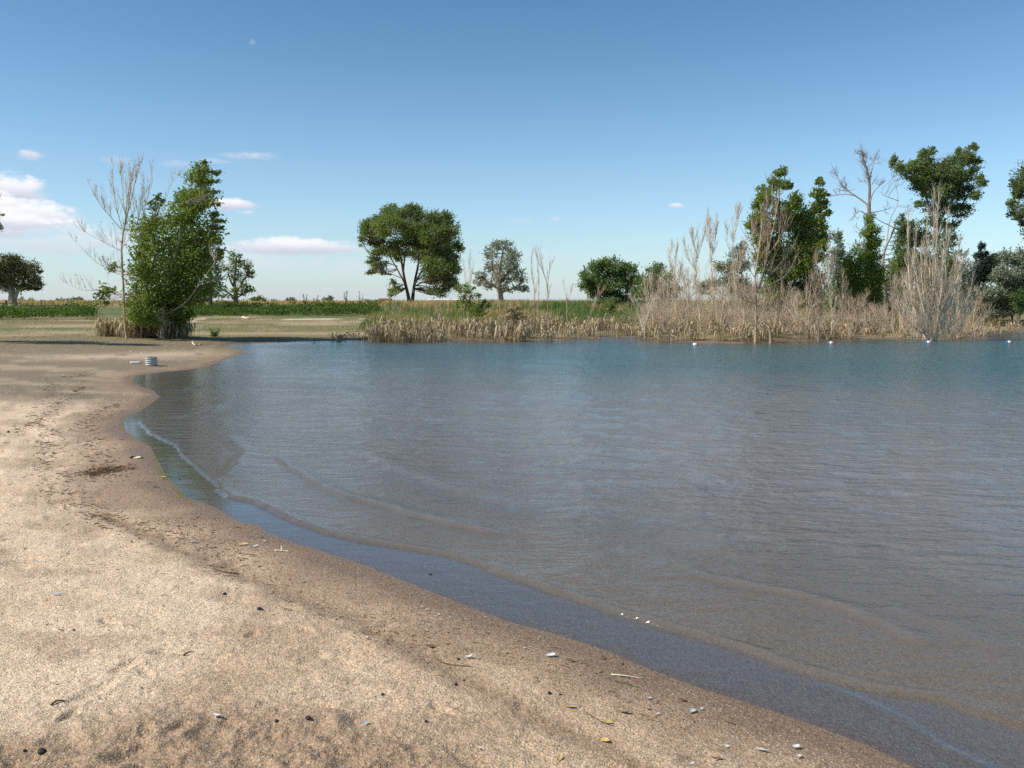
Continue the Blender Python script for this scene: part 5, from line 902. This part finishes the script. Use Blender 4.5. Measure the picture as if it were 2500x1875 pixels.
xx = rg.uniform(-7, 3, 1500); yy = rg.uniform(2.2, 16, 1500); pos.append(np.stack([xx, yy], 1)); pos = np.concatenate(pos); s = sdist(pos[:, 0], pos[:, 1]); pos = pos[s > .12]; n = len(pos)
a = rg.uniform(0, np.pi, n); d = np.stack([np.cos(a), np.sin(a) * .6, rg.normal(size=n) * .12], 1); ln = rg.uniform(.012, .07, n) * np.clip(pos[:, 1] / 7, .5, 1.4)
z = GZ(pos[:, 0], pos[:, 1]) + .003; p1, r1 = grow(np.stack([pos[:, 0], pos[:, 1], z], 1), d, ln, rg.uniform(.0012, .0038, n) * np.clip(pos[:, 1] / 6, .6, 1.6), rg.normal(size=n) * .1, 3, rg, .3)
tag(npobj('wrack_litter', [tubes(p1, r1, rg.random(n))], M['litter']), 'fine dark twigs and plant bits scattered in lines on the sand', kind='stuff')
def octa(pos, rad, rg, tint):
    n = len(pos); base = np.array([[1, 0, 0], [0, 1, 0], [-1, 0, 0], [0, -1, 0], [0, 0, .7], [0, 0, -.7]], float); a = rg.uniform(0, 6.3, n); sc = rg.uniform(.7, 1.4, (n, 1, 3)); v = base[None] * sc
    x_ = v[..., 0] * np.cos(a)[:, None] - v[..., 1] * np.sin(a)[:, None]; y_ = v[..., 0] * np.sin(a)[:, None] + v[..., 1] * np.cos(a)[:, None]; v = np.stack([x_, y_, v[..., 2]], -1) * rad[:, None, None] + pos[:, None]
    f = np.array([[0, 1, 4], [1, 2, 4], [2, 3, 4], [3, 0, 4], [1, 0, 5], [2, 1, 5], [3, 2, 5], [0, 3, 5]]); return v.reshape(-1, 3), (np.arange(n) * 6)[:, None, None] + f[None], np.repeat(tint, 6)
N = 42000; yy = 1.9 + 8 * rg.random(N) ** 1.7; xx = rg.uniform(-.75, .75, N) * yy; s = sdist(xx, yy); m_ = s > .02; xx, yy = xx[m_], yy[m_]; n = len(xx); rad = rg.uniform(.0012, .0034, n) * np.clip(yy / 4, .8, 1.5)
v, f, t = octa(np.stack([xx, yy, GZ(xx, yy) + rad * .4], 1), rad, rg, rg.random(n) * np.clip((sdist(xx, yy) - .2) / .8, .25, 1)); tag(npobj('gravel', [(v, f.reshape(-1, 3), t)], M['pebble']), 'coarse grains of gravel on the sand', kind='stuff')
N = 900; yy = rg.uniform(9, 36, N); xx = rg.uniform(-.6, -.02, N) * yy; s = sdist(xx, yy); m_ = s > .1; xx, yy = xx[m_], yy[m_]; n = len(xx); rad = rg.uniform(.004, .014, n) * np.clip(yy / 16, .6, 1.8)
v, f, t = octa(np.stack([xx, yy, GZ(xx, yy)], 1), rad, rg, rg.random(n)); tag(npobj('shell_grit', [(v, f.reshape(-1, 3), t)], M['shell']), 'pale shell bits scattered on the mud', kind='stuff')
S.view_settings.view_transform = 'Standard'; S.view_settings.look = 'None'; S.view_settings.exposure = 0.24; S.view_settings.gamma = 1
S.cycles.max_bounces = 6; S.cycles.transparent_max_bounces = 8; S.cycles.caustics_reflective = False; S.cycles.caustics_refractive = False
S.cycles.use_denoising = False
